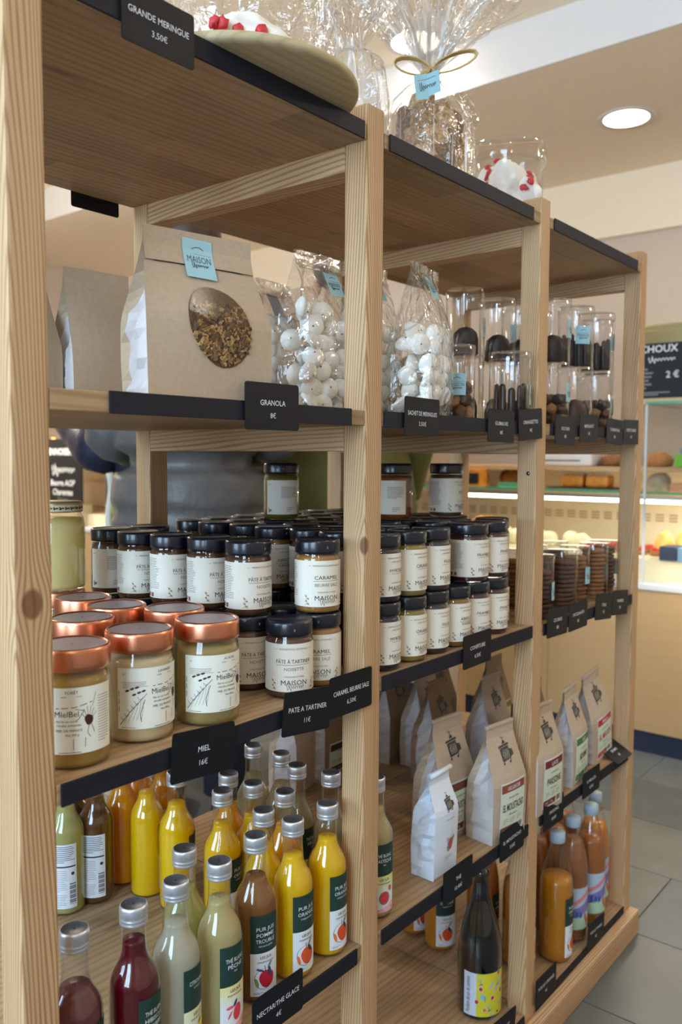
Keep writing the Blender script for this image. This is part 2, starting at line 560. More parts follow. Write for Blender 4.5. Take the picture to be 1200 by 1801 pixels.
struct(MB().box(XB - .012, XB, RY0, RY1, ZL, ZH, M_band).build('trim_1'), 'white upright face of the ceiling step')
struct(MB().box(RX1, RX1 + .1, RY0, RY1, 0, ZL, M_wall).build('wall_right'), 'pale wall behind the counter')
struct(MB().box(RX1 - .03, RX1, RY0, RY1, 2.272, ZL, M_ceil).build('trim_2'), 'beige bulkhead band above the counter wall')
struct(MB().box(RX0, RX1 + .2, RY1, RY1 + .1, 0, ZH, M_wall).build('wall_back'), 'pale wall at the far end of the shop')
struct(MB().box(RX0, RX1 + .2, RY0 - .1, RY0, 0, ZH, M_wall).build('wall_front'), 'pale wall behind the camera')
m = MB()
wins = [(-1.6, -.3), (.4, 1.7)]
m.box(RX0 - .15, RX0, RY0, wins[0][0], 0, ZH, M_wall); m.box(RX0 - .15, RX0, wins[0][1], wins[1][0], 0, ZH, M_wall); m.box(RX0 - .15, RX0, wins[1][1], RY1, 0, ZH, M_wall)
for a, b in wins:
    m.box(RX0 - .15, RX0, a, b, 0, .7, M_wall); m.box(RX0 - .15, RX0, a, b, 2.6, ZH, M_wall)
struct(m.build('wall_left'), 'street wall with two shop windows')
for n_, (a, b) in enumerate(wins):
    m = MB(); t = .05
    m.box(RX0 - .11, RX0 - .04, a, a + t, .7, 2.6, M_band); m.box(RX0 - .11, RX0 - .04, b - t, b, .7, 2.6, M_band)
    m.box(RX0 - .11, RX0 - .04, a + t, b - t, .7, .7 + t, M_band); m.box(RX0 - .11, RX0 - .04, a + t, b - t, 2.6 - t, 2.6, M_band)
    m.box(RX0 - .11, RX0 - .04, (a + b) / 2 - .02, (a + b) / 2 + .02, .75, 2.55, M_band)
    wn = struct(m.build('window_%d' % (n_ + 1)), 'white framed shop window')
    for q0, q1 in ((a + t, (a + b) / 2 - .02), ((a + b) / 2 + .02, b - t)):
        MB().box(RX0 - .08, RX0 - .074, q0, q1, .75, 2.55, clear('window_glass', .01, (.97, .98, .98), .04, .9)).build('pane', wn)

# ------------------------------------------------------------------ ceiling lamps
M_lampface = pm('lamp_glow', (255, 244, 228), .5, emit=(255, 240, 216), es=14)
M_ring = pm('lamp_ring', (214, 208, 200), .35)


def downlight(x, y, z, p, label):
    t = thing('ceiling_light', label, 'lamp', (x, y, z), group='recessed ceiling lights')
    prof = [(.098, -.004), (.122, -.008), (.126, -.004), (.126, 0)]
    MB().lathe(prof, M_ring, 40, cap0=False, cap1=False).build('ring', t)
    MB().lathe([(.001, -.0045), (.098, -.0045)], M_lampface, 40, cap0=False, cap1=False).build('diffuser', t)
    d = bpy.data.lights.new('spot', 'SPOT'); d.energy = p; d.color = WARM; d.spot_size = math.radians(140); d.spot_blend = .8; d.shadow_soft_size = .08
    o = bpy.data.objects.new('spot', d); COL.objects.link(o); o.location = (0, 0, -.03); o.parent = t


for i, (x, y, z, p) in enumerate(DOWNLIGHTS):
    downlight(x, y, z, p * 0.36, ('round recessed ceiling light glowing above the counter', 'recessed light over the far end of the counter', 'recessed light over the near end of the counter')[i])
for i, (x, y, z, p) in enumerate(HIGHLIGHTS):
    downlight(x, y, z, p * 0.36, 'round recessed light in the upper ceiling, number %s from the window' % ('fifth', 'third', 'sixth', 'fourth', 'second', 'seventh', 'first', 'last')[i])

# pendant lamps added out of view to brighten the ceiling
def pendant(x, y, z, p, label):
    t = thing('added_pendant_lamp', label, 'lamp', (x, y, z), group='added white globe pendant lamps')
    MB().lathe([(.001, -.09), (.05, -.078), (.083, -.035), (.09, 0), (.083, .035), (.05, .078), (.02, .088)], pm('globe_glow', (255, 246, 232), .5, emit=(255, 240, 220), es=5), 24, cap0=False).build('globe', t)
    MB().lathe([(.022, .09), (.022, .12), (.004, .13), (.004, (ZH if x < XB else ZL) - z)], M_ring, 14).build('stem', t)
    d = bpy.data.lights.new('bulb', 'POINT'); d.energy = p; d.color = WARM; d.shadow_soft_size = .1
    o = bpy.data.objects.new('bulb', d); COL.objects.link(o); o.location = (0, 0, -.12); o.parent = t


pendant(-1.2, -1.7, 2.25, 9, 'added white globe pendant lamp behind the camera near the street wall')
pendant(1.2, 3.3, 2.25, 100, 'added white globe pendant lamp before the far stretch of the counter')
pendant(2.3, -1.5, 2.25, 34, 'added white globe pendant lamp before the near end of the counter')

# ------------------------------------------------------------------ the shelving unit
PW, PD, LR = .0360, .0366, .4368
XP = [0., .4855, .9719, 1.4515]
ZS = [.070, .427, .782, 1.136, 1.492]      # shelf tops
TH = .0190
REAR = LR + PD
unit = thing('shelving_unit', 'long open pine shelving unit of three bays with black label strips', 'shelf')
for i, x in enumerate(XP):
    for y in (0, LR):
        mt = M_post
        if y == 0 and i == 0: mt = M_postA
        if y == 0 and i == 1: mt = M_postB
        MB().box(x, x + PW, y, y + PD, 0, 1.519, mt, .003).build('post', unit)
    for z1 in (ZS[4] - TH + .001, ZS[3] - TH):
        MB().box(x + .0005, x + PW - .0005, PD, LR, z1 - .033, z1, M_rail, .0015).build('rail', unit)
STRIPS = {(0, 4): (.045, .478), (0, 3): (.0973, .455), (0, 2): (.0403, .478), (0, 1): (.042, .4735), (1, 4): (.532, .941), (1, 3): (.5245, .966), (1, 2): (.5256, .967),
          (1, 1): (.529, .966), (1, 0): (.53, .966), (2, 4): (1.0215, 1.425), (2, 3): (1.024, 1.437), (2, 2): (1.012, 1.445), (2, 1): (1.013, 1.449), (2, 0): (1.015, 1.448), (0, 0): (.05, .47)}
for bay in range(3):
    x0, x1 = XP[bay] + PW + .0006, XP[bay + 1] - .0006
    for lv, z in enumerate(ZS):
        zt = z - (.004 if (bay == 2 and lv == 2) else 0)
        m = MB()
        m.box(x0, x1, .0008, REAR, zt - TH, zt, M_shelf, .0012)
        m.box(x0 - .0174, x0 + .001, PD + .0006, LR - .0006, zt - TH, zt, M_shelf); m.box(x1 - .001, x1 + .0174, PD + .0006, LR - .0006, zt - TH, zt, M_shelf)
        m.build('shelf_board', unit)
        a, b = STRIPS[(bay, lv)]
        MB().box(a, b, -.0022, .0008, zt - TH - .0012, zt + .001, M_strip, .0006).build('label_strip', unit)
MB().box(0, XP[3] + PW, -.0235, -.0004, 0, .056, M_plinth, .004).build('plinth_board', unit)
MB().box(0, XP[3] + PW, REAR, REAR + .02, 0, .056, M_plinth, .004).build('plinth_board', unit)
MB().lathe([(.0038, 0), (.0038, .0005)], pm('steel_peg', (120, 120, 130), .3, metal=1.), 10).build('screw_cap', unit, (.97165, .015, 1.049)).rotation_euler = (0, -PI / 2, 0)

# ------------------------------------------------------------------ price cards
CW, CH = .0856, .0520


def card(x, zb, rot, lines, label, y=-.0048, s1=.0085, s2=.0082, tilt=0., ry=0.):
    o = thing('price_card', label, 'price card', (x, y, zb + CH / 2), group='black price cards clipped to the shelf fronts')
    o.rotation_euler = (tilt, rot, ry)
    bm = bmesh.new(); r = .0035; vs = []
    for cx, cz, a0 in ((CW / 2 - r, CH / 2 - r, 0), (-CW / 2 + r, CH / 2 - r, PI / 2), (-CW / 2 + r, -CH / 2 + r, PI), (CW / 2 - r, -CH / 2 + r, 1.5 * PI)):
        for k in range(5):
            a = a0 + k * PI / 8; vs.append(bm.verts.new((cx + r * math.cos(a), -.0006, cz + r * math.sin(a))))
    f = bm.faces.new(vs)
    ex = bmesh.ops.extrude_face_region(bm, geom=[f])
    bmesh.ops.translate(bm, vec=(0, .0012, 0), verts=[v for v in ex['geom'] if isinstance(v, bmesh.types.BMVert)])
    bmesh.ops.recalc_face_normals(bm, faces=bm.faces)
    mb = MB(); mb.bm(bm, M_card); mb.build('plate', o)
    mb = MB(); mb.box(-.012, .012, .0006, .0024, -.006, .012, M_rubber); mb.build('clip', o)
    if lines:
        d = Decal(lambda u, v, off: (u, -.0006 - off, v))
        d.text(lines[0], 0, .0012, s1, M_white, .0003, bold=.006, maxw=CW * .84)
        if len(lines) > 1: d.text(lines[1], 0, -.0128, s2, M_white, .0003, maxw=CW * .7)
        d.build('lettering', o)
    return o


R8 = math.radians
for args in [
    (.1552, 1.4551, 0, ('GRANDE MERINGUE', '3,50€'), 'black price card reading GRANDE MERINGUE on the top shelf'),
    (.3093, 1.1061, -.3, ('GRANOLA', '8€'), 'black price card reading GRANOLA below the big kraft bag'),
    (.6083, 1.1066, .8, ('SACHET DE MERINGUES', '3,50€'), 'black price card reading SACHET DE MERINGUES'),
    (.8352, 1.1005, .6, ('GUIMAUVE', '8€'), 'black price card reading GUIMAUVE'),
    (.9372, 1.1067, -4.3, ('ORANGETTES', '9€'), 'black price card reading ORANGETTES, overlapping a post'),
    (1.0757, 1.0993, .6, ('ROCHER', '8€'), 'black price card reading ROCHER, hanging low'),
    (1.1816, 1.1069, -1.4, ('MENDIANT', '8€'), 'black price card reading MENDIANT beside ROCHER'),
    (1.3119, 1.1032, 2.2, ('FLORENTINS', '8€'), 'black price card under the last chocolate tubes, next to the end card'),
    (1.4031, 1.105, -1.1, ('PETITS SABLES', '8€'), 'black price card at the far end of the granola shelf'),
    (.3675, .748, 6.3, ('PATE A TARTINER', '11€'), 'black price card reading PATE A TARTINER, tilted'),
    (.4531, .7519, 0, ('CARAMEL BEURRE SALE', '6,50€'), 'black price card reading CARAMEL BEURRE SALE'),
    (.205, .7425, 4.5, ('MIEL', '16€'), 'black price card reading MIEL under the honey jars'),
    (.7706, .752, -.6, ('CONFITURE', '6,50€'), 'black price card reading CONFITURE under the jam jars'),
    (1.0607, .751, 1.4, ('COOKIES', '8€'), 'black price card reading COOKIES'),
    (1.1521, .7492, -.7, ('CROQUANTS', '8€'), 'black price card between COOKIES and the pair at the far post'),
    (1.2781, .749, 5.5, ('TUILE', '8€'), 'black price card reading TUILE, hanging askew'),
    (1.3665, .746, 5.5, ('PALMIERS', '8€'), 'black price card reading PALMIERS by the far post'),
    (.7228, .3979, 0, ('THE', '10,40€'), 'black price card reading THE below the white tea bag'),
    (.8987, .3984, -.7, ('EL MOUSTACHO', '7,50€'), 'black price card reading EL MOUSTACHO'),
    (1.0626, .3923, .1, ('PAKSONG', '8,50€'), 'black price card below the PAKSONG coffee bag'),
    (1.2363, .3987, .1, ('EL MELOZA', '8,50€'), 'black price card below the red labelled coffee bag'),
    (.3183, .4071, .1, ('NECTAR/THE GLACE', '4€'), 'black price card reading NECTAR/THE GLACE under the bottles'),
    (.878, .070, 6, ('PETILLANT', '8€'), 'black price card beside the dark wine bottle'),
    (1.0432, .0685, 1.6, ('PUR JUS ORANGE', '4€'), 'black price card before the large orange juice bottle, standing on the plinth side'),
    (1.2779, .067, 5, ('PUR JUS POMME', '4€'), 'black price card before the last plastic juice bottles'),
]:
    x, zb, rot, ln, lb = args
    y_ = -.0048
    if 'PATE' in lb: y_ = -.0062
    if 'plinth' in lb or 'plastic juice' in lb or 'wine bottle' in lb: y_ = -.006
    card(x, zb, R8(rot), ln, lb, y=y_)
card(1.408, .409, 0, ('SIDAMO', '8€'), 'black price card tipped back flat at the end of the coffee shelf', y=.012, tilt=-R8(62))
card(.4175, 1.4525, 0, None, 'blank back of a black price card under the rear edge of the top shelf', y=REAR + .004, ry=PI)

# ------------------------------------------------------------------ small jars (spreads, caramel, jams)
JR, JH = .0297, .0945


def jar_body(r=JR):
    k = r / JR
    return [(.024 * k, 0), (.0285 * k, .0015), (.0296 * k, .005), (.0297 * k, .066), (.0290 * k, .0715), (.0272 * k, .0745), (.0272 * k, .0775)]


def jar_meshes(r=JR):
    k = r / JR
    g = MB().lathe(jar_body(r), M_glass, 32, cap1=False).mesh('glass')
    lid = MB()
    lid.lathe([(.0284 * k, .0765), (.0292 * k, .0772), (.0294 * k, .080), (.0296 * k, .0905), (.0288 * k, .0938), (.0275 * k, .0945), (.0262 * k, .0940), (.0255 * k, .0934), (.001, .0934)], M_navy, 32, cap1=False)
    lid.box(-.0005, .0012, -.0298 * k, -.0292 * k, .0835, .0865, M_grey)
    return g, lid.mesh('lid')


JAR_G, JAR_L = jar_meshes()
_fill = {}


def fill_mesh(col, r=JR):
    key = (col, round(r, 4))
    if key not in _fill:
        k = r / JR
        m = pm('filling_%d_%d_%d' % col, col, .3, var=.1)
        _fill[key] = MB().lathe([(.001, .0022), (.0275 * k, .0022), (.0287 * k, .006), (.0288 * k, .0655), (.028 * k, .071), (.0262 * k, .0745), (.001, .0745)], m, 28, cap0=False, cap1=False).mesh('filling')
    return _fill[key]


_lab = {}


def jar_label(title, sub, accent, r=JR, back=False):
    key = (title, sub, r, back)
    if key in _lab: return _lab[key]
    d = Decal(cylmap(r + .0002))
    y0 = .0095
    if back:
        d.rect(-.030, .030, y0, .066, M_paper, 0, nx=16)
        d.lines(-.003, .026, .036, .056, 9, .0007, M_ink2, .0002, 5); d.lines(.006, .020, .014, .022, 3, .0008, M_ink2, .0002, 6)
        d.line([(-.026, .058), (-.024, .060), (-.021, .0595)], .0006, M_red, .0002)
        d.script(-.023, .016, .006, .006, M_ink2, .0002, .0006, 8)
    else:
        d.rect(-.078, .052, y0, .0685, M_paper, 0, nx=34)
        d.lines(-.075, -.042, .020, .064, 20, .0006, M_ink2, .0002, 4)
        for i in range(3): d.rect(-.074 + i * .008, -.069 + i * .008, .0112, .0165, pm('print_rust', (150, 84, 70), .6), .0002)
        d.text('PREPARATION ARTISANALE', 0, .0610, .0030, M_ink2, .0002, maxw=.040)
        d.line([(-.0245, .0618), (-.0212, .0618)], .0004, M_ink2, .0002); d.line([(.0212, .0618), (.0245, .0618)], .0004, M_ink2, .0002)
        big = len(title) < 9
        tw_ = .030 if big else .043
        if title == 'PÂTE À TARTINER' or title == 'CARAMEL':
            d.text(title, 0, .0445, .0068, M_ink, .0002, maxw=.036 if big else .0455, sx=1.12)
            d.line([(-.0225 if not big else -.0185, .0425), (.0225 if not big else .0185, .0425)], .0004, M_ink, .0002)
            d.text(sub, 0, .0355, .0056, M_ink2, .0002, maxw=.034)
        else:
            if sub == 'A FAIBLE TENEUR':
                d.text('A FAIBLE TENEUR EN SUCRE', 0, .0562, .003, M_ink2, .0002, maxw=.026)
            t2 = title.split('|')
            y = .0425
            for q in t2:
                d.text(q, 0, y, .0068, M_ink, .0002, maxw=tw_, sx=1.12); y -= .0078
            d.line([(-tw_ * .42, .0405), (tw_ * .42, .0405)], .0004, M_ink, .0002)
        d.text('CONFECTIONNE AU FOURNIL', 0, .0272, .0026, M_ink2, .0002, maxw=.026)
        d.text('MAISON', 0, .0178, .0086, M_ink, .0002, maxw=.033, sx=1.12)
        d.script(.001, .0155, .022, .0055, M_ink2, .0003, .0005, 3)
        # little botanical sketches on both sides of the name
        for sx in (-1, 1):
            bx = sx * .0265
            d.line([(bx, .0115), (bx + sx * .0012, .020), (bx + sx * .003, .0255)], .0004, accent, .0002)
            for q in range(4):
                d.ell(bx + sx * (.0016 if q % 2 else -.0012), .0135 + q * .0032, .0017, .0011, accent, .0002, .6 * sx, 8, 1)
            d.line([(bx - .004, .0112), (bx - .001, .0135), (bx + .003, .0115)], .0004, accent, .0002)
    _lab[key] = d.mesh('label')
    return _lab[key]


BROWN, CARA = (84, 52, 34), (158, 112, 54)


def jar(name, label, loc, rz, col, title=None, sub=None, accent=None, group=None, r=JR, cat='jar', back=False, parts=True):
    t = thing(name, label, cat, loc, rz, group)
    if r == JR: g, l = JAR_G, JAR_L
    else: g, l = jar_meshes(r)
    if parts: link('glass', g, t)
    link('filling', fill_mesh(col, r), t); link('lid', l, t)
    if title: link('label', jar_label(title, sub, accent or M_ink2, r, back), t)
    return t


A_NUT = pm('print_nut', (164, 132, 96), .6); A_RED = pm('print_berry', (170, 84, 84), .6); A_GRN = pm('print_leaf', (132, 140, 106), .6)
Z1, Z2, Z3 = ZS[2], ZS[2] + .0945, ZS[2] + .189
PT = 'PÂTE À TARTINER'
G1 = 'spread jars of the first bay'
jar('spread_jar', 'hazelnut spread jar standing alone in front at shelf level, behind the tilted card', (.389, .043, Z1), -.62, BROWN, PT, 'NOISETTE', A_NUT, G1)
jar('caramel_jar', 'salted caramel jar at shelf level, underneath another caramel jar', (.4525, .050, Z1), -.87, CARA, 'CARAMEL', 'BEURRE SALÉ', A_NUT, G1)
jar('caramel_jar', 'salted caramel jar stacked on another caramel jar beside the knotted post', (.4525, .052, Z2), -.42, CARA, 'CARAMEL', 'BEURRE SALÉ', A_NUT, G1)
ys = [.107, .178, .244, .312, .381]
nm = ['first', 'second', 'third', 'fourth', 'fifth']
for i, y in enumerate(ys):
    x = (.381, .379, .370, .366, .370)[i]
    jar('spread_jar', 'lower tier hazelnut spread jar, %s of the row running back behind the honey' % nm[i], (x, y, Z1), -.3, BROWN, PT if i == 0 else None, 'NOISETTE', A_NUT, G1, parts=i == 0)
    bk = i == 4
    jar('spread_jar', ('upper tier spread jar turned to its pale text label beside the yellow honey jar' if bk else 'upper tier hazelnut spread jar, %s of the row running back above the honey lids' % nm[i]),
        (x, y, Z2), (-.75 if bk else (0, .05, .12, .02)[i]), BROWN, 'back' if bk else PT, 'NOISETTE', A_NUT, G1, back=bk)
for n_, (x, y) in enumerate(((.446, .115), (.446, .18), (.446, .244), (.446, .31), (.436, .376))):
    jar('spread_jar', 'dark lidded lower spread jar, %s behind the caramel jars' % ('first', 'second', 'third', 'fourth', 'fifth')[n_], (x, y, Z1), 0, (60, 40, 30), group='spread jars behind the caramel jars', parts=False)
jar('spread_jar', 'dark lidded jar at the back of the upper tier, before the rear post', (.436, .376, Z2), .3, (60, 40, 30), 'FRAISE', 'A FAIBLE TENEUR', A_RED, 'spread jars behind the caramel jars')

cols = {'MYRTILLE': (40, 26, 44), 'ORANGE': (140, 118, 48), 'FIGUE': (58, 40, 44), 'FRAMBOISE': (72, 22, 34), 'FRAISE': (78, 36, 34), 'POMME|TATIN': (92, 66, 48), 'ABRICOT|VANILLE': (140, 100, 40), 'ROSE': (96, 70, 40)}
fr = {'MYRTILLE': 'blueberry', 'ORANGE': 'orange', 'FIGUE': 'fig', 'FRAMBOISE': 'raspberry', 'FRAISE': 'strawberry', 'POMME|TATIN': 'apple', 'ABRICOT|VANILLE': 'apricot vanilla', 'ROSE': 'rose'}
G2 = 'jam jars of the middle bay, front row'
for t_, x, y in (('MYRTILLE', .5670, .035), ('ORANGE', .6345, .036), ('FIGUE', .6975, .037), ('ABRICOT|VANILLE', .7590, .036), ('FRAMBOISE', .8215, .037), ('FRAISE', .8835, .037), ('POMME|TATIN', .9400, .064)):
    jar('jam_jar', fr[t_] + ' jam jar at shelf level in the front row', (x, y, Z1), rnd.uniform(-.1, .1), cols[t_], t_, 'A FAIBLE TENEUR', A_RED if t_ in ('FRAMBOISE', 'FRAISE') else A_GRN, G2)
for t_, x, y in (('MYRTILLE', .5670, .036), ('ORANGE', .6345, .037), ('FIGUE', .7000, .038), ('FRAISE', .8830, .038), ('POMME|TATIN', .9400, .066)):
    jar('jam_jar', fr[t_] + ' jam jar stacked in the upper front row', (x, y, Z2), -.62 if 'POMME' in t_ else rnd.uniform(-.08, .08), cols[t_], t_, 'A FAIBLE TENEUR', A_RED if t_ in ('FRAISE',) else A_GRN, G2)
jar('jam_jar', 'wider raspberry jam jar of the upper row, beyond the gap beside the fig jar', (.8165, .042, Z2), 0, cols['FRAMBOISE'], 'FRAMBOISE', 'A FAIBLE TENEUR', A_RED, G2, r=.0335)
ORD = ('first', 'second', 'third', 'fourth', 'fifth', 'sixth', 'seventh', 'eighth', 'ninth', 'tenth', 'eleventh', 'twelfth')
ttl = list(cols)
for r_ in range(6):
    for c_ in range(7):
        x = .556 + c_ * .0625 + (.008 if r_ % 2 else 0); y = .100 + r_ * .0645
        if c_ == 6: x = .9335; y += .046
        if c_ == 6 and r_ == 5: continue
        if c_ >= 5 and r_ == 5: y -= .002
        k = ttl[(r_ * 3 + c_ * 2) % 8]
        vis = r_ == 0 or c_ < 2
        jar('jam_jar', 'lower jam jar, %s from the knotted post, %s row behind the front jars' % (ORD[c_], ORD[r_]), (x, y, Z1), 0, cols[k], group='jam jars behind the front row', parts=False)
        if (c_, r_) == (3, 0): continue
        jar('jam_jar', 'upper black lidded jam jar, %s from the knotted post, %s row behind the front jars' % (ORD[c_], ORD[r_]), (x, y, Z2), rnd.uniform(-.4, .4), cols[k], k if r_ < 4 else None, 'A FAIBLE TENEUR', A_GRN, group='jam jars behind the front row', parts=vis)
jar('jam_jar', 'greenish jam jar standing by itself on the packed lids, seen through the first bay', (.665, .316, Z3), -.72, (104, 92, 28), 'back', '', A_GRN, 'single jam jars on top of the packed lids', back=True)
jar('jam_jar', 'amber jam jar standing on the packed lids close behind the knotted post', (.796, .174, Z3), -1.3, (120, 62, 22), 'back', '', A_GRN, 'single jam jars on top of the packed lids', back=True)
jar('jam_jar', 'jam jar standing on the packed lids with its label turned away, nearest the pastry counter', (.905, .140, Z3), .1, (70, 56, 40), 'ROSE', 'A FAIBLE TENEUR', A_RED, 'single jam jars on top of the packed lids')

# ------------------------------------------------------------------ honey jars
HR = .0358


def honey_meshes():
    g = MB().lathe([(.031, 0), (.0343, .002), (.0354, .007), (.0354, .080), (.0342, .0885), (.0326, .0915), (.0326, .096)], M_glass, 40, cap1=False).mesh('glass')
    l = MB().lathe([(.0350, .0936), (.0357, .0942), (.0358, .098), (.0358, .1105), (.0352, .1135), (.0340, .1147), (.0325, .1143), (.0316, .1134)], M_copper, 44, cap0=False, cap1=False)
    l.lathe([(.0316, .1134), (.001, .1134)], pm('lid_painted_sheen', (158, 138, 140), .3, spec=.6), 44, cap0=False, cap1=False)  # mauve-grey disc paints the reflection on the lid top
    l = l.mesh('lid')
    return g, l


HG, HL = honey_meshes()
SKY = pm('lid_painted_sheen', (150, 132, 140), .25, spec=.6)


def honey_label(kind):
    d = Decal(cylmap(.0356))
    ink, fine = M_ink, M_ink2
    d.rect(-.049, .046, .0165, .0795, M_honeylab, 0, nx=28)
    # left panel: bees over a path of stalks
    d.text('65-', -.041, .0725, .0028, fine, .0002)
    for (x, y) in ((-.038, .0565), (-.033, .0585), (-.028, .0600)): d.ell(x, y, .0025, .0012, pm('print_wine', (96, 44, 50), .6), .0002, .35, 10, 1)
    for (x, y) in ((-.031, .0525), (-.026, .0545), (-.0215, .0560)): d.ell(x, y, .0023, .0011, ink, .0002, .35, 10, 1)
    d.lines(-.043, -.016, .0585, .0660, 5, .0004, fine, .0002, 9)
    d.line([(-.046, .021), (-.040, .029), (-.032, .038), (-.023, .048), (-.018, .053)], .0006, ink, .0002)
    d.line([(-.024, .024), (-.025, .032), (-.0225, .040), (-.020, .047)], .0006, ink, .0002)
    for k in range(5): d.line([(-.042 + k * .0045, .023 + k * .001), (-.036 + k * .0035, .033 + k * .0012), (-.031 + k * .0022, .042 + k * .001)], .0003, fine, .0002)
    for k in range(6):
        x = -.043 + k * .0035; y = .026 + k * .0042
        d.line([(x, y), (x - .0022, y + .003)], .0004, ink, .0002); d.line([(x, y), (x + .0026, y + .0012)], .0004, ink, .0002)
    for y in (.034, .042, .050): d.rect(-.0478, -.0470, y, y + .006, fine, .0002)
    # middle panel: the name
    d.text(kind, .003, .0735, .0040, ink, .0002, maxw=.017)
    d.rect(-.007, -.0015, .0705, .0711, pm('print_flag_blue', (92, 96, 170), .6), .0002); d.rect(.007, .0125, .0705, .0711, pm('print_flag_red', (214, 110, 120), .6), .0002)
    d.line([(-.012, .0602), (.005, .0608), (.022, .0645)], .0007, ink, .0002)
    d.text('MielBel', -.002, .0520, .0078, ink, .0002, maxw=.023)
    d.line([(.006, .0590), (.014, .0570), (.009, .0500), (.006, .0475)], .0006, ink, .0002)
    d.text('Miel de nos ruches', -.002, .0468, .0032, fine, .0002, maxw=.020)
    d.text('récolte artisanale', .000, .0430, .0032, ink, .0002, maxw=.024)
    d.text('MIEL DE FRANCE', .000, .0380, .0032, ink, .0002, maxw=.024)
    d.text('Net 500 g', .003, .0338, .0030, ink, .0002, maxw=.013)
    d.line([(.004, .0205), (.004, .0310)], .0005, ink, .0002); d.line([(.0145, .0225), (.0150, .0315)], .0005, ink, .0002)
    # right panel: bee with a flower head
    d.ell(.0185, .0480, .0042, .0052, pm('print_wine2', (70, 28, 30), .6), .0002, .2, 14, 2, .06)
    for a in range(6):
        t = .5 + a * .42
        d.line([(.0185 + .0045 * math.cos(t), .048 + .0055 * math.sin(t)), (.0185 + .0085 * math.cos(t), .048 + .013 * math.sin(t))], .0004, ink, .0002)
    d.line([(.0185, .043), (.017, .036), (.020, .031)], .0005, ink, .0002); d.line([(.021, .043), (.024, .035)], .0005, ink, .0002)
    d.line([(.022, .060), (.026, .073)], .0004, fine, .0002)
    d.lines(-.045, -.020, .0175, .0187, 1, .0005, fine, .0002, 2); d.lines(-.010, .030, .0175, .0187, 1, .0005, ink, .0002, 3)
    d.lines(.028, .044, .024, .070, 18, .0005, fine, .0002, 12)
    return d.mesh('label')


_hf = {}


def honey_jar(label, loc, rz, col, kind=None, trans=.25, lab=True):
    t = thing('honey_jar', label, 'jar', loc, rz, 'copper lidded honey jars')
    link('glass', HG, t)
    if col not in _hf:
        mm = liquid('honey_%d_%d_%d' % col, col, trans)
        _hf[col] = MB().lathe([(.001, .0025), (.0325, .0028), (.0342, .008), (.0342, .079), (.0330, .087), (.001, .0872)], mm, 36, cap0=False, cap1=False).mesh('honey')
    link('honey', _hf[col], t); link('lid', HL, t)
    if kind: link('label', honey_label(kind), t)
    return t


honey_jar('amber forest honey jar with a full label, half behind the nearest post', (.0865, .049, ZS[2]), -.70, (196, 158, 80), 'FORÊT', .1)
honey_jar('creamy lavender honey jar in the front row, middle of the three labelled ones', (.1735, .059, ZS[2]), .05, (234, 214, 170), 'LAVANDE', .02)
honey_jar('clear acacia honey jar in the front row behind the MIEL card', (.2565, .046, ZS[2]), -.08, (214, 192, 126), 'ACACIA', .3)
for n_, x, y, c in (('beside the spread jars, behind the acacia jar', .276, .126, (170, 156, 84)), ('second row, behind the lavender jar', .244, .196, (176, 150, 70)), ('second row, peeping past the nearest post', .170, .158, (180, 150, 66)),
                    ('third row, just in front of the yellow jar', .250, .276, (176, 150, 70)), ):
    honey_jar('copper lid of a honey jar, ' + n_, (x, y, ZS[2]), rnd.uniform(0, 3), c, None)
hj = honey_jar('honey jar at the back that carries the large pale yellow jar', (.262, .352, ZS[2]), 1, (176, 160, 90), None)
t = thing('yellow_jar', 'large pale yellow jar with a gold patterned lid stacked on a honey jar', 'jar', (.2625, .352, ZS[2] + .1147), 0)
MB().lathe([(.030, 0), (.0345, .002), (.0362, .007), (.0364, .086), (.0345, .097), (.0315, .1015), (.0315, .106)], M_glass, 40, cap1=False).build('glass', t)
MB().lathe([(.001, .0025), (.0335, .003), (.0350, .008), (.0352, .086), (.0335, .096), (.001, .0965)], liquid('pale_honey', (240, 226, 160), .05), 36, cap0=False, cap1=False).build('honey', t)
ml = MB().lathe([(.0328, .1045), (.0335, .105), (.0335, .1165), (.0325, .1185), (.001, .1185)], pm('lid_gold', (196, 180, 128), .35, metal=.6), 40, cap1=False)
ml.build('lid', t)
d = Decal(cylmap(.0336))
d.rect(-.055, .055, .1065, .1145, pm('lid_cream', (214, 206, 170), .5), 0, nx=24)
for k in range(14): d.script(-.05 + k * .0075, .1105, .006, .0028, M_ink, .0002, .0006, 20 + k)
d.build('lid_print', t)
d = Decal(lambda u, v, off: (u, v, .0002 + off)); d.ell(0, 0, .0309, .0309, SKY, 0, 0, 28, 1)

# ------------------------------------------------------------------ juice bottles (25 cl)
BP = [(.020, 0), (.0245, .0015), (.0260, .006), (.0260, .109), (.0257, .1165), (.0243, .123), (.0214, .1295), (.0176, .1358), (.0149, .1418), (.0133, .149), (.0126, .158), (.0124, .172), (.0128, .180)]
BOT_G = MB().lathe(BP, M_bglass, 32, cap1=False).mesh('glass')
cap = MB()
cap.lathe([(.0132, .1775), (.0141, .178), (.0143, .1800), (.0135, .1812), (.0143, .1826), (.0143, .1840), (.0135, .1852), (.0142, .1864), (.0142, .1946), (.0136, .1964), (.0126, .1970)], M_alu, 36, cap1=False,
          wob=lambda a, z: 1 + (.022 * math.sin(18 * a) if .186 < z < .1948 else 0))
cap.lathe([(.0126, .1970), (.0122, .1966), (.001, .1966)], pm('cap_top', (128, 134, 148), .38, metal=.75), 36, cap0=False, cap1=False)
BOT_C = cap.mesh('cap')
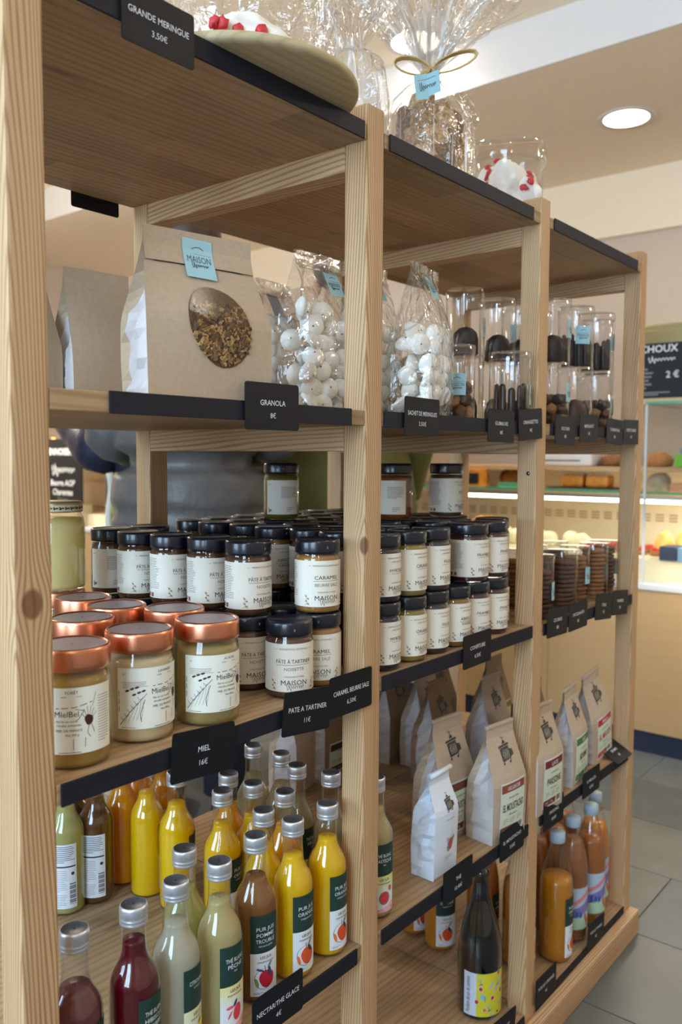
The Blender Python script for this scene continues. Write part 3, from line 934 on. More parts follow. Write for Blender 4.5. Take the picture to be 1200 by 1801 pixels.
JUICE = {'orange': ((255, 212, 4), 0.0, .152), 'apple': ((156, 102, 48), .03, .147), 'red': ((104, 8, 28), .04, .160), 'rose': ((122, 62, 66), .06, .140), 'citron': ((214, 210, 190), .25, .153),
         'tea': ((212, 198, 140), .14, .154), 'lemon': ((206, 200, 130), .12, .152), 'brown': ((120, 74, 38), .0, .152), 'clear': ((196, 186, 142), .55, .151), 'amber': ((246, 176, 6), 0., .152)}
_jm = {}


def juice_mesh(k):
    if k not in _jm:
        c, tr, top = JUICE[k]
        m = liquid('juice_' + k, c, tr, .2)
        pr_ = [(.001, .003)] + [(max(.001, r - .0014), max(z, .003)) for r, z in BP if z < top]
        for (r0, z0), (r1, z1) in zip(BP[:-1], BP[1:]):
            if z0 <= top < z1:
                r = r0 + (r1 - r0) * (top - z0) / (z1 - z0); pr_.append((r - .0014, top))
        pr_.append((.001, top))
        _jm[k] = MB().lathe(pr_, m, 30, cap0=False, cap1=False).mesh('juice')
    return _jm[k]


def P(n, c, r=.55): return pm('print_' + n, c, r)


def fruit_art(d, kind, cx, cy, k=1.):
    """the printed fruit of the label"""
    lf, lf2 = P('leaf_dark', (34, 58, 66)), P('leaf_grey', (110, 132, 134))
    wh = M_white
    if kind in ('orange', 'apple'):
        c = P('orange', (214, 82, 36)) if kind == 'orange' else P('apple', (188, 30, 48))
        c2 = P('peel', (226, 120, 50)) if kind == 'orange' else P('green_apple', (120, 150, 70))
        d.ell(cx - .0025 * k, cy + .0002, .0122 * k, .0132 * k, P('ring', (74, 92, 124)), .0003, .2, 20, 3)
        d.ell(cx - .0022 * k, cy + .0004, .0118 * k, .0128 * k, wh, .0004, .2, 20, 3)
        d.ell(cx - .0118 * k, cy - .004 * k, .0022 * k, .0062 * k, c2, .0005, .25, 12, 2)
        d.ell(cx + .0010 * k, cy, .0098 * k, .0112 * k, c, .0006, .25, 20, 3, .03)
        d.line([(cx - .001 * k, cy + .0095 * k), (cx - .0015 * k, cy + .0135 * k), (cx - .002 * k, cy + .017 * k)], .0008 * k, lf, .0007)
        d.ell(cx + .0045 * k, cy + .0085 * k, .0022 * k, .0058 * k, lf if kind == 'orange' else P('leaf_teal', (24, 74, 104)), .0008, .55 if kind == 'orange' else .1, 12, 2)
        d.ell(cx + .005 * k, cy + .0165 * k, .0016 * k, .0052 * k, lf2, .0005, -.65, 12, 2)
        if kind == 'apple': d.ell(cx - .0075 * k, cy + .0118 * k, .0014 * k, .0052 * k, P('leaf_violet', (64, 74, 120)), .0007, 1.2, 12, 2)
    elif kind == 'peach':
        d.ell(cx + .002 * k, cy, .0058 * k, .0098 * k, P('peach', (214, 66, 74)), .0005, -.15, 18, 3)
        d.ell(cx - .0075 * k, cy + .0075 * k, .0052 * k, .0019 * k, P('petal', (226, 92, 110)), .0005, .15, 12, 2)
        d.ell(cx - .008 * k, cy - .001 * k, .0012 * k, .0052 * k, P('petal', (226, 92, 110)), .0005, -.5, 10, 2)
        d.ell(cx - .001 * k, cy + .0115 * k, .0016 * k, .0044 * k, P('leaf_navy', (40, 50, 92)), .0006, -.5, 12, 2)
    elif kind == 'lemon':
        y_, g_ = P('lemon', (232, 216, 40)), P('lemon_pale', (222, 222, 96))
        d.ell(cx + .006 * k, cy + .010 * k, .0058 * k, .0062 * k, y_, .0005, .3, 16, 2); d.ell(cx - .007 * k, cy + .006 * k, .0058 * k, .0034 * k, g_, .0005, .3, 16, 2)
        d.ell(cx - .001 * k, cy - .009 * k, .0058 * k, .0050 * k, g_, .0005, 0, 16, 2); d.ell(cx + .009 * k, cy - .006 * k, .0045 * k, .005 * k, y_, .0005, 0, 14, 2)
        d.ell(cx - .002 * k, cy - .0005 * k, .0044 * k, .0013 * k, lf, .0006, .15, 12, 2); d.ell(cx + .003 * k, cy + .016 * k, .004 * k, .0012 * k, lf, .0006, .5, 12, 2)
    elif kind == 'melon':
        d.ell(cx, cy, .0088 * k, .0098 * k, P('rind', (92, 140, 84)), .0004, 0, 18, 3); d.ell(cx, cy + .0004, .0074 * k, .0084 * k, P('melon', (214, 60, 76)), .0005, 0, 18, 3)
        d.ell(cx + .010 * k, cy + .013 * k, .0034 * k, .0044 * k, P('petal', (226, 92, 110)), .0005, .4, 12, 2)


def bottle_label(titles, art, tint=None, r=.0262, k=1., tail=None):
    d = Decal(cylmap(r))
    W, y0, y1 = .0192 * k, .0105 * k, .1085 * k
    ym = y0 + (y1 - y0) * .535
    d.rect(-W, W, y0, ym, M_white, 0, nx=10, ny=1)
    if tint:
        for i in range(5):
            c, q0, q1 = tint[0], ym - (i + 1) * .0052 * k, ym - i * .0052 * k
            mixd = tuple(int(a * (1 - (i + .5) / 5) + b * (i + .5) / 5) for a, b in zip(c, (226, 230, 236)))
            d.rect(-W, W, q0, q1, P('tint_%d_%d_%d' % mixd, mixd), .0001, nx=10)
        c = tint[1]; d.band(-W, W, [(-W, y0), (W, y0)], [(-W, y0 + .002 * k), (-W * .2, y0 + .005 * k), (W * .4, y0 + .010 * k), (W, y0 + .014 * k)], P('swash_%d_%d_%d' % c, c), .0002)
    d.rect(-W, W, ym, y1, M_green, .0001, nx=10)
    y = y1 - .0185 * k
    for t_ in titles:
        d.text(t_, 0, y, .0066 * k, M_white, .0003, bold=.004, maxw=.025 * k, sx=1.05); y -= .0074 * k
    d.text(tail or 'sans sucre', 0, y + .0028 * k, .0036 * k, M_white, .0003, maxw=.018 * k)
    d.text('LES JUS', 0, ym - .0072 * k, .0048 * k, M_ink, .0003, maxw=.015 * k, bold=.01)
    d.text('monmousse', 0, ym - .0122 * k, .0044 * k, M_ink, .0003, maxw=.024 * k)
    fruit_art(d, art, 0, y0 + .0205 * k, k * .98)
    d.lines(-W * .8, -W * .1, y0 + .002, y0 + .005, 2, .0005, M_ink2, .0003, 3); d.text('25cl', W * .72, y0 + .0035, .003 * k, M_ink, .0003)
    return d.mesh('label')


def back_label(r=.0262):
    d = Decal(cylmap(r)); W = .0180; y0, y1 = .012, .1045
    d.rect(-W, W, y0, y1, M_white, 0, nx=10)
    d.lines(-W * .88, W * .9, .078, y1 - .002, 9, .0008, M_ink, .0002, 3); d.rect(-W * .9, W * .9, .0715, .0735, M_ink, .0002, nx=8)
    d.lines(-W * .88, W * .25, .036, .068, 12, .0005, M_ink2, .0002, 5); d.lines(-W * .88, W * .25, .014, .033, 8, .0005, M_ink2, .0002, 6)
    for i in range(14): d.rect(W * .42, W * .92, .018 + i * .0022, .018 + i * .0022 + (.0014 if i % 3 else .0007), M_ink, .0002, nx=2)
    d.ell(W * .68, .062, .0024, .0024, M_ink, .0002, 0, 12, 1)
    return d.mesh('label')


LB = {'orange': bottle_label(('PUR JUS', 'ORANGE'), 'orange', tail='orange pressée'), 'apple': bottle_label(('PUR JUS', 'POMME', 'TROUBLE'), 'apple', tail='sans sucre ajouté'),
      'tea': bottle_label(('THÉ BLANC', 'PÊCHE'), 'peach', ((232, 224, 150), (236, 170, 164)), tail='bio'), 'citron': bottle_label(('CITRONNADE',), 'lemon', ((226, 226, 170), (226, 226, 200)), tail='artisanale'),
      'red': bottle_label(('THÉ BLANC', 'HIBISCUS', 'CRANBERRY'), 'peach', ((236, 206, 150), (230, 190, 150)), tail='infusé'), 'melon': bottle_label(('THÉ BLANC', 'PASTÈQUE'), 'melon', ((214, 220, 130), (236, 176, 190)), tail='bio'),
      'back': back_label()}
GB = 'juice and iced tea bottles of the first bay'


def bottle(label, x, y, z, rz, kind, lab, group=GB):
    t = thing('juice_bottle', label, 'bottle', (x, y, z), rz, group)
    link('glass', BOT_G, t); link('juice', juice_mesh(kind), t); link('cap', BOT_C, t)
    if lab: link('label', LB[lab], t)
    return t


Zb = ZS[1]
for a in [
    ('dusky pink drink bottle half behind the nearest post', 0.0718, 0.0313, .35, 'rose', 'red'),
    ('dark red cranberry tea bottle in the front row', 0.1358, 0.0244, .24, 'red', 'red'),
    ('cloudy white lemonade bottle in the front row', 0.1938, 0.0283, .33, 'citron', 'citron'),
    ('pale yellow white tea bottle with peach label in the front row', 0.2538, 0.0253, 0, 'tea', 'tea'),
    ('brown cloudy apple juice bottle with a red apple label', .3260, .040, -.30, 'apple', 'apple'),
    ('orange juice bottle between the apple juice and the last front bottle', .3870, .035, -.09, 'orange', 'orange'),
    ('orange juice bottle at the end of the front row beside the post', .4520, .033, 0, 'orange', 'orange'),
    ('hazy lemon drink bottle standing behind the front lemonade', 0.2489, 0.0789, 1.2, 'lemon', 'citron'),
    ('orange juice bottle in the middle, directly behind the white tea bottle', 0.3927, 0.1701, .35, 'orange', 'orange'),
    ('orange juice bottle in the second row behind the apple juice', 0.3837, 0.0829, .9, 'orange', 'orange'),
    ('orange juice bottle in the second row behind the front orange juices', 0.4452, 0.1027, .8, 'amber', 'orange'),
    ('orange juice bottle of the third row behind the second row pair', 0.4388, 0.1573, .7, 'orange', 'orange'),
    ('orange juice bottle of the fourth row with only its cap above the others', 0.4413, 0.2098, .7, 'amber', 'orange'),
    ('brown juice bottle at the back turned to its text label', .3330, .377, -.78, 'brown', 'back'),
    ('pale lemon bottle beside the nearest post turned to its text label', .2880, .384, -.70, 'lemon', 'back'),
    ('orange juice bottle at the back between the brown bottle and the paler oranges', .3910, .392, .8, 'amber', 'orange'),
    ('bright orange juice bottle at the back with a sliver of green label', .3930, .334, .72, 'orange', 'orange'),
    ('bright orange juice bottle in front of the back row, label turned aside', .3960, .270, .75, 'orange', 'orange'),
    ('orange juice bottle at the back turned to its text label under the MIEL card', .4520, .372, -.45, 'amber', 'back'),
    ('brown bottle in the far back corner seen between two others', .3310, .434, 2., 'brown', None),
    ('orange juice bottle in the far back corner', .4510, .4270, 2., 'amber', None),
]:
    bottle(a[0], a[1], a[2], Zb, a[3], a[4], a[5])
bottle('pale tea bottle with watermelon label half hidden behind the knotted post', .5640, .0385, Zb, -.35, 'tea', 'melon', None)
for n_, (x, y) in enumerate(((.5384, .099), (.5282, .156), (.5503, .208), (.548, .266))):
    bottle('clear pale drink bottle at the left end of the coffee shelf, %s from the front' % ('first', 'second', 'third', 'fourth')[n_], x, y, Zb, .2, 'clear', 'tea' if n_ == 1 else None, 'clear drink bottles at the end of the coffee shelf')


# ------------------------------------------------------------------ paper and clear bags
class Bag:
    """gusseted flat-bottom bag; front faces -Y, base centred on the origin"""

    def __init__(s, w, d, h, hb, wtop=.94, bulge=.004, seed=1, wrinkle=.002, lean=0., tip=.0016, dp=1.15):
        s.w, s.d, s.h, s.hb, s.wt, s.bulge, s.seed, s.wr, s.lean, s.tip, s.dp = w, d, h, hb, wtop, bulge, seed, wrinkle, lean, tip, dp

    def dep(s, z):
        if z <= s.hb: return s.d * (1 + .05 * math.sin(PI * z / s.hb))
        t = min(1, (z - s.hb) / (s.h * .93 - s.hb))
        return max(s.tip * 2, s.d * (1 - t) ** s.dp)

    def wid(s, z):
        t = z / s.h
        return s.w * (1 + .025 * math.sin(PI * min(1, t * 1.3))) * (1 - (1 - s.wt) * max(0, (z - s.hb) / (s.h - s.hb)))

    def yc(s, z): return s.lean * max(0, z - s.hb * .5)

    def front(s, x, z, off=0.):
        b = s.bulge * math.sin(PI * min(1, max(0, z / (s.h * .95)))) * (1 - min(1, abs(2 * x / s.wid(z))) ** 2)
        return (x, s.yc(z) - s.dep(z) / 2 - b - off, z)

    def mesh(s, face, side, nz=16, inside=None):
        m = MB(); zs = [s.h * (i / nz) for i in range(nz + 1)]
        nx = 8; N = 2 * (nx + 1) + 2 * 3
        rows = []
        r = random.Random(s.seed)
        for z in zs:
            W = s.wid(z); D = s.dep(z); row = []
            ins = math.sqrt(max(0, (s.d / 2) ** 2 - min(s.d / 2, D / 2) ** 2)) * .85
            ins = min(ins, W * .3)
            jit = s.wr if .02 < z / s.h < .97 else 0
            fr = [s.front(-W / 2 + W * i / nx, z) for i in range(nx + 1)]
            bk = [(W / 2 - W * i / nx, s.yc(z) + D / 2 + s.bulge * .6 * math.sin(PI * z / s.h) * (1 - (2 * i / nx - 1) ** 2), z) for i in range(nx + 1)]
            sr = [(W / 2 - ins * q + r.uniform(-jit, jit) * 1.6, s.yc(z) + D * (k - .5), z) for k, q in ((.25, .55), (.5, 1), (.75, .55))]
            sl = [(-W / 2 + ins * q + r.uniform(-jit, jit) * 1.6, s.yc(z) + D * (.5 - (k - .0)), z) for k, q in ((.25, .55), (.5, 1), (.75, .55))]
            rows.append(fr + sr + bk + sl)
        vs = [p for rw in rows for p in rw]
        ff, fsd = [], []
        for j in range(nz):
            for i in range(N):
                k = (i + 1) % N
                q = (j * N + i, j * N + k, (j + 1) * N + k, (j + 1) * N + i)
                on_side = (nx <= i < nx + 4) or (2 * nx + 5 <= i)
                (fsd if on_side else ff).append(q)
        m.add(vs, ff, face); k0 = len(m.v)
        m.add(vs, fsd, side)
        m.add(rows[0], [tuple(range(N - 1, -1, -1))], face)
        m.add(rows[-1], [tuple(range(N))], face)
        return m


def weld(me):
    bm = bmesh.new(); bm.from_mesh(me); bmesh.ops.remove_doubles(bm, verts=bm.verts, dist=1e-6); bm.to_mesh(me); bm.free(); return me


def house_logo(d, x, y, k, off=.0008):
    """the small printed building with a roof, a lantern and a side wing"""
    c, c2 = P('stamp', (66, 62, 58)), P('stamp_pale', (150, 140, 126))
    d.poly([(x - .017 * k, y + .010 * k), (x + .013 * k, y + .0125 * k), (x + .012 * k, y + .016 * k), (x - .016 * k, y + .0135 * k)], c, off)
    d.poly([(x - .013 * k, y - .012 * k), (x + .011 * k, y - .0095 * k), (x + .010 * k, y + .0115 * k), (x - .014 * k, y + .0095 * k)], c, off)
    d.poly([(x + .010 * k, y + .006 * k), (x + .019 * k, y + .004 * k), (x + .021 * k, y - .005 * k), (x + .010 * k, y - .008 * k)], c, off)
    d.poly([(x - .005 * k, y + .0155 * k), (x + .005 * k, y + .0165 * k), (x + .001 * k, y + .0215 * k), (x - .002 * k, y + .0212 * k)], c, off)
    d.line([(x - .0005 * k, y + .021 * k), (x - .001 * k, y + .025 * k), (x - .006 * k, y + .028 * k)], .0010 * k, c, off)
    d.line([(x - .001 * k, y + .025 * k), (x + .004 * k, y + .0262 * k)], .0008 * k, c, off)
    for i in range(4): d.rect(x - .0085 * k + i * .0045 * k, x - .0062 * k + i * .0045 * k, y - .008 * k, y + .007 * k, c2, off + .0002)
    d.text('CAFÉ', x - .001 * k, y - .004 * k, .0105 * k, c2, off + .0003, maxw=.019 * k, bold=.02)
    d.poly([(x - .014 * k, y - .015 * k), (x - .009 * k, y - .0115 * k), (x - .010 * k, y - .0175 * k)], c, off); d.poly([(x + .003 * k, y - .0145 * k), (x + .011 * k, y - .0095 * k), (x + .008 * k, y - .0165 * k)], c, off)


# granola
t = thing('granola_bag', 'big kraft paper bag with an oval window full of granola', 'bag', (.2440, .0440, ZS[3]), -.20)
gb = Bag(.148, .058, .178, .085, .84, .006, 4, .0035)
link('paper', weld(gb.mesh(M_kraft, M_gusset, 18).mesh('paper')), t)
M_gran = pm('granola_bed', (96, 66, 36), .7, var=.35, bump=(420, .8, .002))
d = Decal(gb.front)
wx, wy = .0085, .0780
d.ell(wx, wy, .0365, .0440, M_gran, .0004, .42, 28, 5, .02)
wo = d.build('window', t)
mb = MB(); gm = [pm('oat_%d' % i, c, .65, var=.25) for i, c in enumerate(((150, 112, 64), (112, 76, 40), (78, 52, 32), (176, 140, 88), (96, 72, 46)))]
for i in range(520):
    a = rnd.uniform(0, 2 * PI); q = math.sqrt(rnd.random()) * .93
    u, v = .0365 * q * math.cos(a), .0440 * q * math.sin(a)
    x, z = wx + u * math.cos(.42) - v * math.sin(.42), wy + u * math.sin(.42) + v * math.cos(.42)
    if z > wy + .022 + rnd.uniform(-.004, .004): continue
    T = Matrix.Translation(Vector(gb.front(x, z, .001))) @ Matrix.Rotation(rnd.uniform(0, 6), 4, 'Y') @ Matrix.Rotation(rnd.uniform(-.7, .7), 4, 'X')
    L = rnd.uniform(.0018, .0042)
    mb.box(-L, L, -.0008, .0008, -L * .45, L * .45, gm[i % 5], .0004, T)
o = mb.build('granola', t); o['kind'] = 'stuff'
d = Decal(gb.front); d.ell(wx, wy, .0368, .0442, clear('bag_film', .2, (.98, .96, .92), .03, .4), .0030, .42, 28, 4, .02); d.build('film', t)
# folded-over top flap, sticker with the house name
d = Decal(gb.front)
d.rect(-.0655, .0655, .1425, .1785, M_kraft, .0022, nx=8, ny=4); d.rect(-.056, .052, .1415, .1427, P('fold_gap_shade', (84, 66, 52)), .0006, nx=6)  # dark line paints the shade in the gap under the flap
d.rect(-.0655, .0655, .1425, .1430, M_kraft, .0012, nx=8)
d.build('folded_top', t)


def sticker(fn, x, y, w, h, rot=0., kk=1., off=.0012, txt=True):
    d = Decal(lambda u, v, o_: fn(x + u * math.cos(rot) - v * math.sin(rot), y + u * math.sin(rot) + v * math.cos(rot), o_))
    d.rect(-w / 2, w / 2, -h / 2, h / 2, M_blue, off, nx=6, ny=4)
    if txt:
        d.line([(-w * .2, h * .24), (-w * .08, h * .30), (w * .06, h * .31), (w * .2, h * .25)], .0007 * kk, M_ink, off + .0003)
        d.line([(-w * .42, h * .12), (w * .42, h * .12)], .0004 * kk, P('blue_ink', (90, 120, 132)), off + .0003)
        d.text('MAISON', 0, -h * .10, h * .24, P('blue_ink2', (66, 84, 96)), off + .0003, maxw=w * .78)
        d.script(0, -h * .18, w * .55, h * .10, M_ink, off + .0004, .0006 * kk, 3)
    return d


sticker(gb.front, -.004, .1500, .036, .043, -.03, off=.0030).build('sticker', t)
for n_, (x, y, sd, lb) in enumerate(((.268, .262, 5, 'plain kraft paper bag standing behind the granola bag'), (.1625, .285, 6, 'plain kraft paper bag at the back, next to the nearest post'))):
    t = thing('paper_bag', lb, 'bag', (x, y, ZS[3]), -.1 + .08 * n_, 'plain paper bags behind the granola')
    link('paper', weld(Bag(.098, .06, .172, .07, .90, .005, sd, .002).mesh(M_kraft, M_gusset, 14).mesh('paper')), t)

# meringue bags
prof = [(.001, 0), (.0115, .0004), (.0128, .003), (.0124, .007), (.0098, .0115), (.0058, .0148), (.0022, .0168), (.001, .0172)]
MER = MB().lathe([(r * 1.14, z * .9) for r, z in prof], M_meringue, 14, cap0=False, cap1=False).mesh('meringue')
for nm_, x, y, rz, w_, d_, h_, hb_, gl, lb, lb2, sd in (
        ('A', .5700, .2450, .12, .090, .056, .205, .13, (-.012, .165, 0), 'clear meringue bag with a greyish back label, behind the granola bag', ' bag with the greyish label', 3),
        ('B', .5340, .1250, -.05, .092, .058, .222, .135, (.02, .182, 1), 'clear meringue bag with a blue sticker, half hidden behind the knotted post', ' bag half behind the knotted post', 4),
        ('C', .6350, .1080, .1, .090, .056, .222, .13, (.006, .188, 1), 'clear meringue bag tucked between the knotted post and another bag', ' bag tucked beside the knotted post', 5),
        ('D', .6760, .0400, .20, .096, .058, .218, .12, (.012, .190, 1), 'clear meringue bag standing behind the SACHET DE MERINGUES card', ' bag behind the SACHET DE MERINGUES card', 6)):
    t = thing('meringue_bag', lb, 'bag', (x, y, ZS[3] + .0004), rz, 'clear bags of small meringues')
    bg = Bag(w_, d_, h_, hb_, .97, .004, sd, .0035, dp=.8)
    link('film', weld(bg.mesh(M_cello, M_cello, 20).mesh('film')), t)
    if gl[2]: sticker(bg.front, gl[0], gl[1], .030, .034, .05, off=.001).build('sticker', t)
    else:
        d = Decal(bg.front); d.rect(gl[0] - .014, gl[0] + .014, gl[1] - .016, gl[1] + .018, P('label_back', (150, 150, 152)), .001, nx=4, ny=4); d.build('back_label', t)
    # the film is folded over at the top
    d = Decal(bg.front); d.rect(-w_ * .48, w_ * .47, h_ - .026, h_, M_cello, .0035, nx=6, ny=4); d.build('folded_top', t)
    q = random.Random(sd); c_, s_ = math.cos(rz), math.sin(rz); cells = []
    for lv in range(7 if nm_ != 'D' else 6):
        for iy in (-1, 1):
            for ix in (-1, 0, 1):
                cells.append((ix * .0285 + (.005 if lv % 2 else -.005), iy * .0135, .0135 + lv * .0215, '%s layer %s meringue, %s,' % (ORD[lv], 'front' if iy < 0 else 'rear', ('window side', 'middle', 'counter side')[ix + 1])))
    for (mx_, my_, mz_, wh_) in cells:
        if mz_ > hb_ and q.random() < .35: continue
        mx_ += q.uniform(-.003, .003); my_ += q.uniform(-.002, .002); mz_ += q.uniform(-.002, .003)
        kx = min(1, (bg.dep(mz_) / 2 - .0135) / .0145) if mz_ > hb_ else 1
        my_ *= max(.1, kx)
        o = link('meringue', MER)
        o.location = (x + mx_ * c_ - my_ * s_, y + mx_ * s_ + my_ * c_, ZS[3] + mz_)
        o.rotation_euler = (q.uniform(.6, 2.4) * (1 if q.random() < .75 else -1), q.uniform(-.6, .6), q.uniform(-.9, .9))
        o.scale = (1.08, 1.08, 1.0)
        tag(o, wh_ + lb2, 'meringue', 'meringues in bag ' + {'A': 'with grey label', 'B': 'behind the post', 'C': 'beside the post', 'D': 'behind the card'}[nm_])

# coffee and tea bags
M_kb = [M_kraft2, pm('kraft_dark', (150, 122, 94), .72, bump=(220, .2, .0006), var=.06)]


def coffee(name, label, x, y, rz, w_, d_, h_, col=None, title=None, head=None, logo=True, sd=1, ry=0., kraft=0, group='coffee bags', lw=.066, lh=.088, lz=.012, lx=.004):
    t = thing(name, label, 'bag', (x, y, ZS[1] + .0003), rz, group)
    t.rotation_euler = (0, ry, rz)
    b = Bag(w_, d_, h_, h_ * .52, .80, .005, sd, .0022, lean=-.03)
    link('paper', weld(b.mesh(M_kb[kraft], M_gusset, 18).mesh('paper')), t)
    mb = MB(); tw_ = b.wid(h_) * .5
    mb.box(-tw_, tw_, b.yc(h_) - .0032, b.yc(h_) + .0032, h_ - .006, h_ + .001, M_kb[kraft], .002); mb.build('rolled_top', t)
    if logo:
        d = Decal(b.front); house_logo(d, .002, h_ * .74, 1.0 * w_ / .095); d.build('stamp', t)
    if col:
        d = Decal(b.front); pale = P('label_mint', (214, 226, 204)); cm = P('band_%d_%d_%d' % col, col); ky = lh / .088
        d.rect(lx - lw / 2 - .002, lx + lw / 2 + .002, lz - .002, lz + lh + .002, M_white, .0006, nx=6, ny=4)
        d.rect(lx - lw / 2, lx + lw / 2, lz, lz + lh, pale, .0008, nx=6, ny=4)
        d.rect(lx - lw / 2, lx + lw / 2, lz + lh - .0150, lz + lh - .001, cm, .0010, nx=6)
        if head: d.text(head, lx, lz + lh - .0118, .0098, M_white, .0013, maxw=lw * .55, bold=.015)
        d.text('torréfié à Paris', lx, lz + lh * .70, .0048, M_ink, .0012, maxw=lw * .5)
        if title: d.text(title, lx + .001, lz + lh * .46, .0185, cm if 'MELOZA' in title else P('title_brown', (92, 52, 42)), .0013, maxw=lw * .9, bold=.01, sx=.62)
        d.text('100% arabica', lx, lz + lh * .36, .0046, M_ink, .0012, maxw=lw * .42)
        for qx in (-.3, 0, .3): d.lines(lx + lw * qx - .007, lx + lw * qx + .007, lz + .017, lz + .027, 3, .0007, M_ink2, .0012, int(qx * 10 + 5))
        d.rect(lx - lw / 2, lx + lw * .18, lz + .001, lz + .0125, cm, .0010, nx=4)
        d.text('CAFÉ', lx - lw * .32, lz + .0045, .006, pale, .0013); d.text('250g', lx - lw * .05, lz + .0045, .006, pale, .0013)
        for i in range(8): d.rect(lx + lw * .24 + i * .0019, lx + lw * .24 + i * .0019 + (.0011 if i % 3 else .0005), lz + .002, lz + .0125, M_ink, .0011)
        d.build('label', t)
    return t, b


coffee('coffee_bag', 'kraft coffee bag labelled EL MOUSTACHO standing at the front', .8985, .0270, -.12, .094, .054, .196, (150, 74, 56), 'EL MOUSTACHO', 'UNE SIGNATURE', sd=2)
coffee('coffee_bag', 'kraft coffee bag right behind the EL MOUSTACHO bag, only its left half showing', .8440, .0990, -.10, .096, .056, .206, (120, 60, 48), 'EL MOUSTACHO', None, sd=3)
coffee('coffee_bag', 'coffee bag labelled PAKSONG in the far bay, half behind a post', 1.0470, .0220, -.05, .096, .052, .196, (122, 36, 44), 'PAKSONG', 'LAOS', sd=4)
coffee('coffee_bag', 'dark kraft coffee bag seen from its side behind the PAKSONG bag', 1.1500, .0930, -.05, .092, .052, .205, None, None, sd=5, kraft=1)
coffee('coffee_bag', 'coffee bag with a green label between the PAKSONG and the red labelled bag', 1.2080, .0330, .06, .082, .050, .196, (74, 120, 66), 'SIDAMO', 'BIO', sd=6, ry=-.06)
coffee('coffee_bag', 'coffee bag with a red label, leaning, last in the front row', 1.3660, .0480, -.02, .098, .050, .196, (188, 52, 52), 'EL MELOZA', 'PEROU', sd=7, ry=-.15)
for n_, (x, y, rz, col, kr, lb) in enumerate((
        (1.0500, .2520, .08, None, 1, 'unlabelled kraft coffee bag of the second row in the far bay, with creased front'), (1.1080, .3180, .05, (110, 30, 40), 0, 'coffee bag with a dark red label at the back of the far bay'),
        (1.0880, .3830, .0, None, 1, 'kraft coffee bag with a pale side panel at the very back of the far bay'), (1.1600, .1900, .02, (120, 130, 40), 0, 'olive green labelled coffee bag in the second row, seen past the EL MOUSTACHO bag'),
        (1.3000, .2600, .05, (150, 120, 40), 1, 'kraft coffee bag in the second row behind the red labelled bag'), (1.2200, .3600, -.04, None, 1, 'kraft coffee bag at the back, between the dark red label and the far post'))):
    coffee('coffee_bag', lb, x, y, rz, .094, .052, .200, col, None, None, sd=20 + n_, kraft=kr)
coffee('coffee_bag', 'kraft coffee bag at the rear edge of the middle bay, seen behind the clear bottles', .9250, .4300, .06, .090, .052, .200, (60, 44, 36), None, None, sd=31, kraft=1, lw=.070, lh=.060)
coffee('coffee_bag', 'kraft coffee bag with a wide pale side panel at the rear edge, nearer the bottles', .8200, .4320, .30, .088, .056, .200, None, None, None, sd=32)
# white tea bag
t = thing('tea_bag', 'white paper tea bag with a small dark stamp and a printed berry', 'bag', (.7180, .0370, ZS[1] + .0003), -.03)
b = Bag(.062, .042, .163, .105, .86, .003, 9, .0026, lean=-.06)
link('paper', weld(b.mesh(M_whitebag, M_whitebag, 18).mesh('paper')), t)
mb = MB(); mb.tube([(-.027, b.yc(.16) - .004, .160), (0, b.yc(.16) - .0045, .1615), (.027, b.yc(.16) - .004, .163)], .0042, M_whitebag, 10); mb.build('rolled_top', t)
d = Decal(b.front); house_logo(d, .006, .112, .62); d.text('thé de saison', .006, .0885, .0042, M_ink2, .0008, maxw=.022)
d.ell(.008, .049, .0068, .0098, P('berry', (66, 58, 44)), .0008, -.2, 16, 2); d.ell(.0155, .056, .0022, .0058, P('leaf', (62, 110, 60)), .001, -.3, 10, 2); d.ell(.002, .042, .0022, .0052, P('leaf', (62, 110, 60)), .001, .5, 10, 2)
d.ell(.001, .057, .0016, .005, P('leaf_lilac', (170, 170, 196)), .001, .6, 10, 2); d.line([(.010, .058), (.012, .072)], .0006, P('berry', (66, 58, 44)), .001)
d.lines(-.006, .016, .024, .032, 3, .0006, M_ink2, .0008, 4); d.rect(-.031, .031, .0005, .004, P('peach_edge', (196, 142, 110)), .0006, nx=6)
d.build('print', t)

# ------------------------------------------------------------------ big plastic juice bottles, wine bottle
PETP = [(.024, 0), (.0305, .003), (.0330, .010), (.0330, .142), (.0322, .158), (.0285, .180), (.0215, .206), (.0150, .228), (.0132, .236), (.0132, .244)]
PET_G = MB().lathe(PETP, M_plastic, 32, cap1=False).mesh('plastic')
PET_C = MB().lathe([(.0142, .238), (.0150, .2385), (.0150, .2565), (.0142, .2585), (.001, .2585)], pm('cap_pale_blue', (186, 206, 226), .4), 28, cap1=False, wob=lambda a, z: 1 + (.012 * math.sin(22 * a) if z < .256 else 0)).mesh('cap')
_pj = {}


def pet(label, x, y, rz, col, top, lab):
    t = thing('plastic_juice_bottle', label, 'bottle', (x, y, ZS[0] + .0003), rz, 'large plastic juice bottles on the base')
    link('plastic', PET_G, t)
    key = (col, top)
    if key not in _pj:
        pr_ = [(.001, .003)] + [(r - .0013, max(z, .003)) for r, z in PETP if z < top]
        r = [a + (b_ - a) * (top - z0) / (z1 - z0) for (a, z0), (b_, z1) in zip(PETP[:-1], PETP[1:]) if z0 <= top < z1][0]
        pr_ += [(r - .0013, top), (.001, top)]
        _pj[key] = MB().lathe(pr_, pm('big_juice_%d_%d_%d' % col, col, .25, var=.05), 30, cap0=False, cap1=False).mesh('juice')
    link('juice', _pj[key], t); link('cap', PET_C, t)
    if lab: link('label', lab, t)


LBIG = bottle_label(('PUR JUS', 'ORANGE'), 'orange', r=.0332, k=1.22, tail='orange pressée')


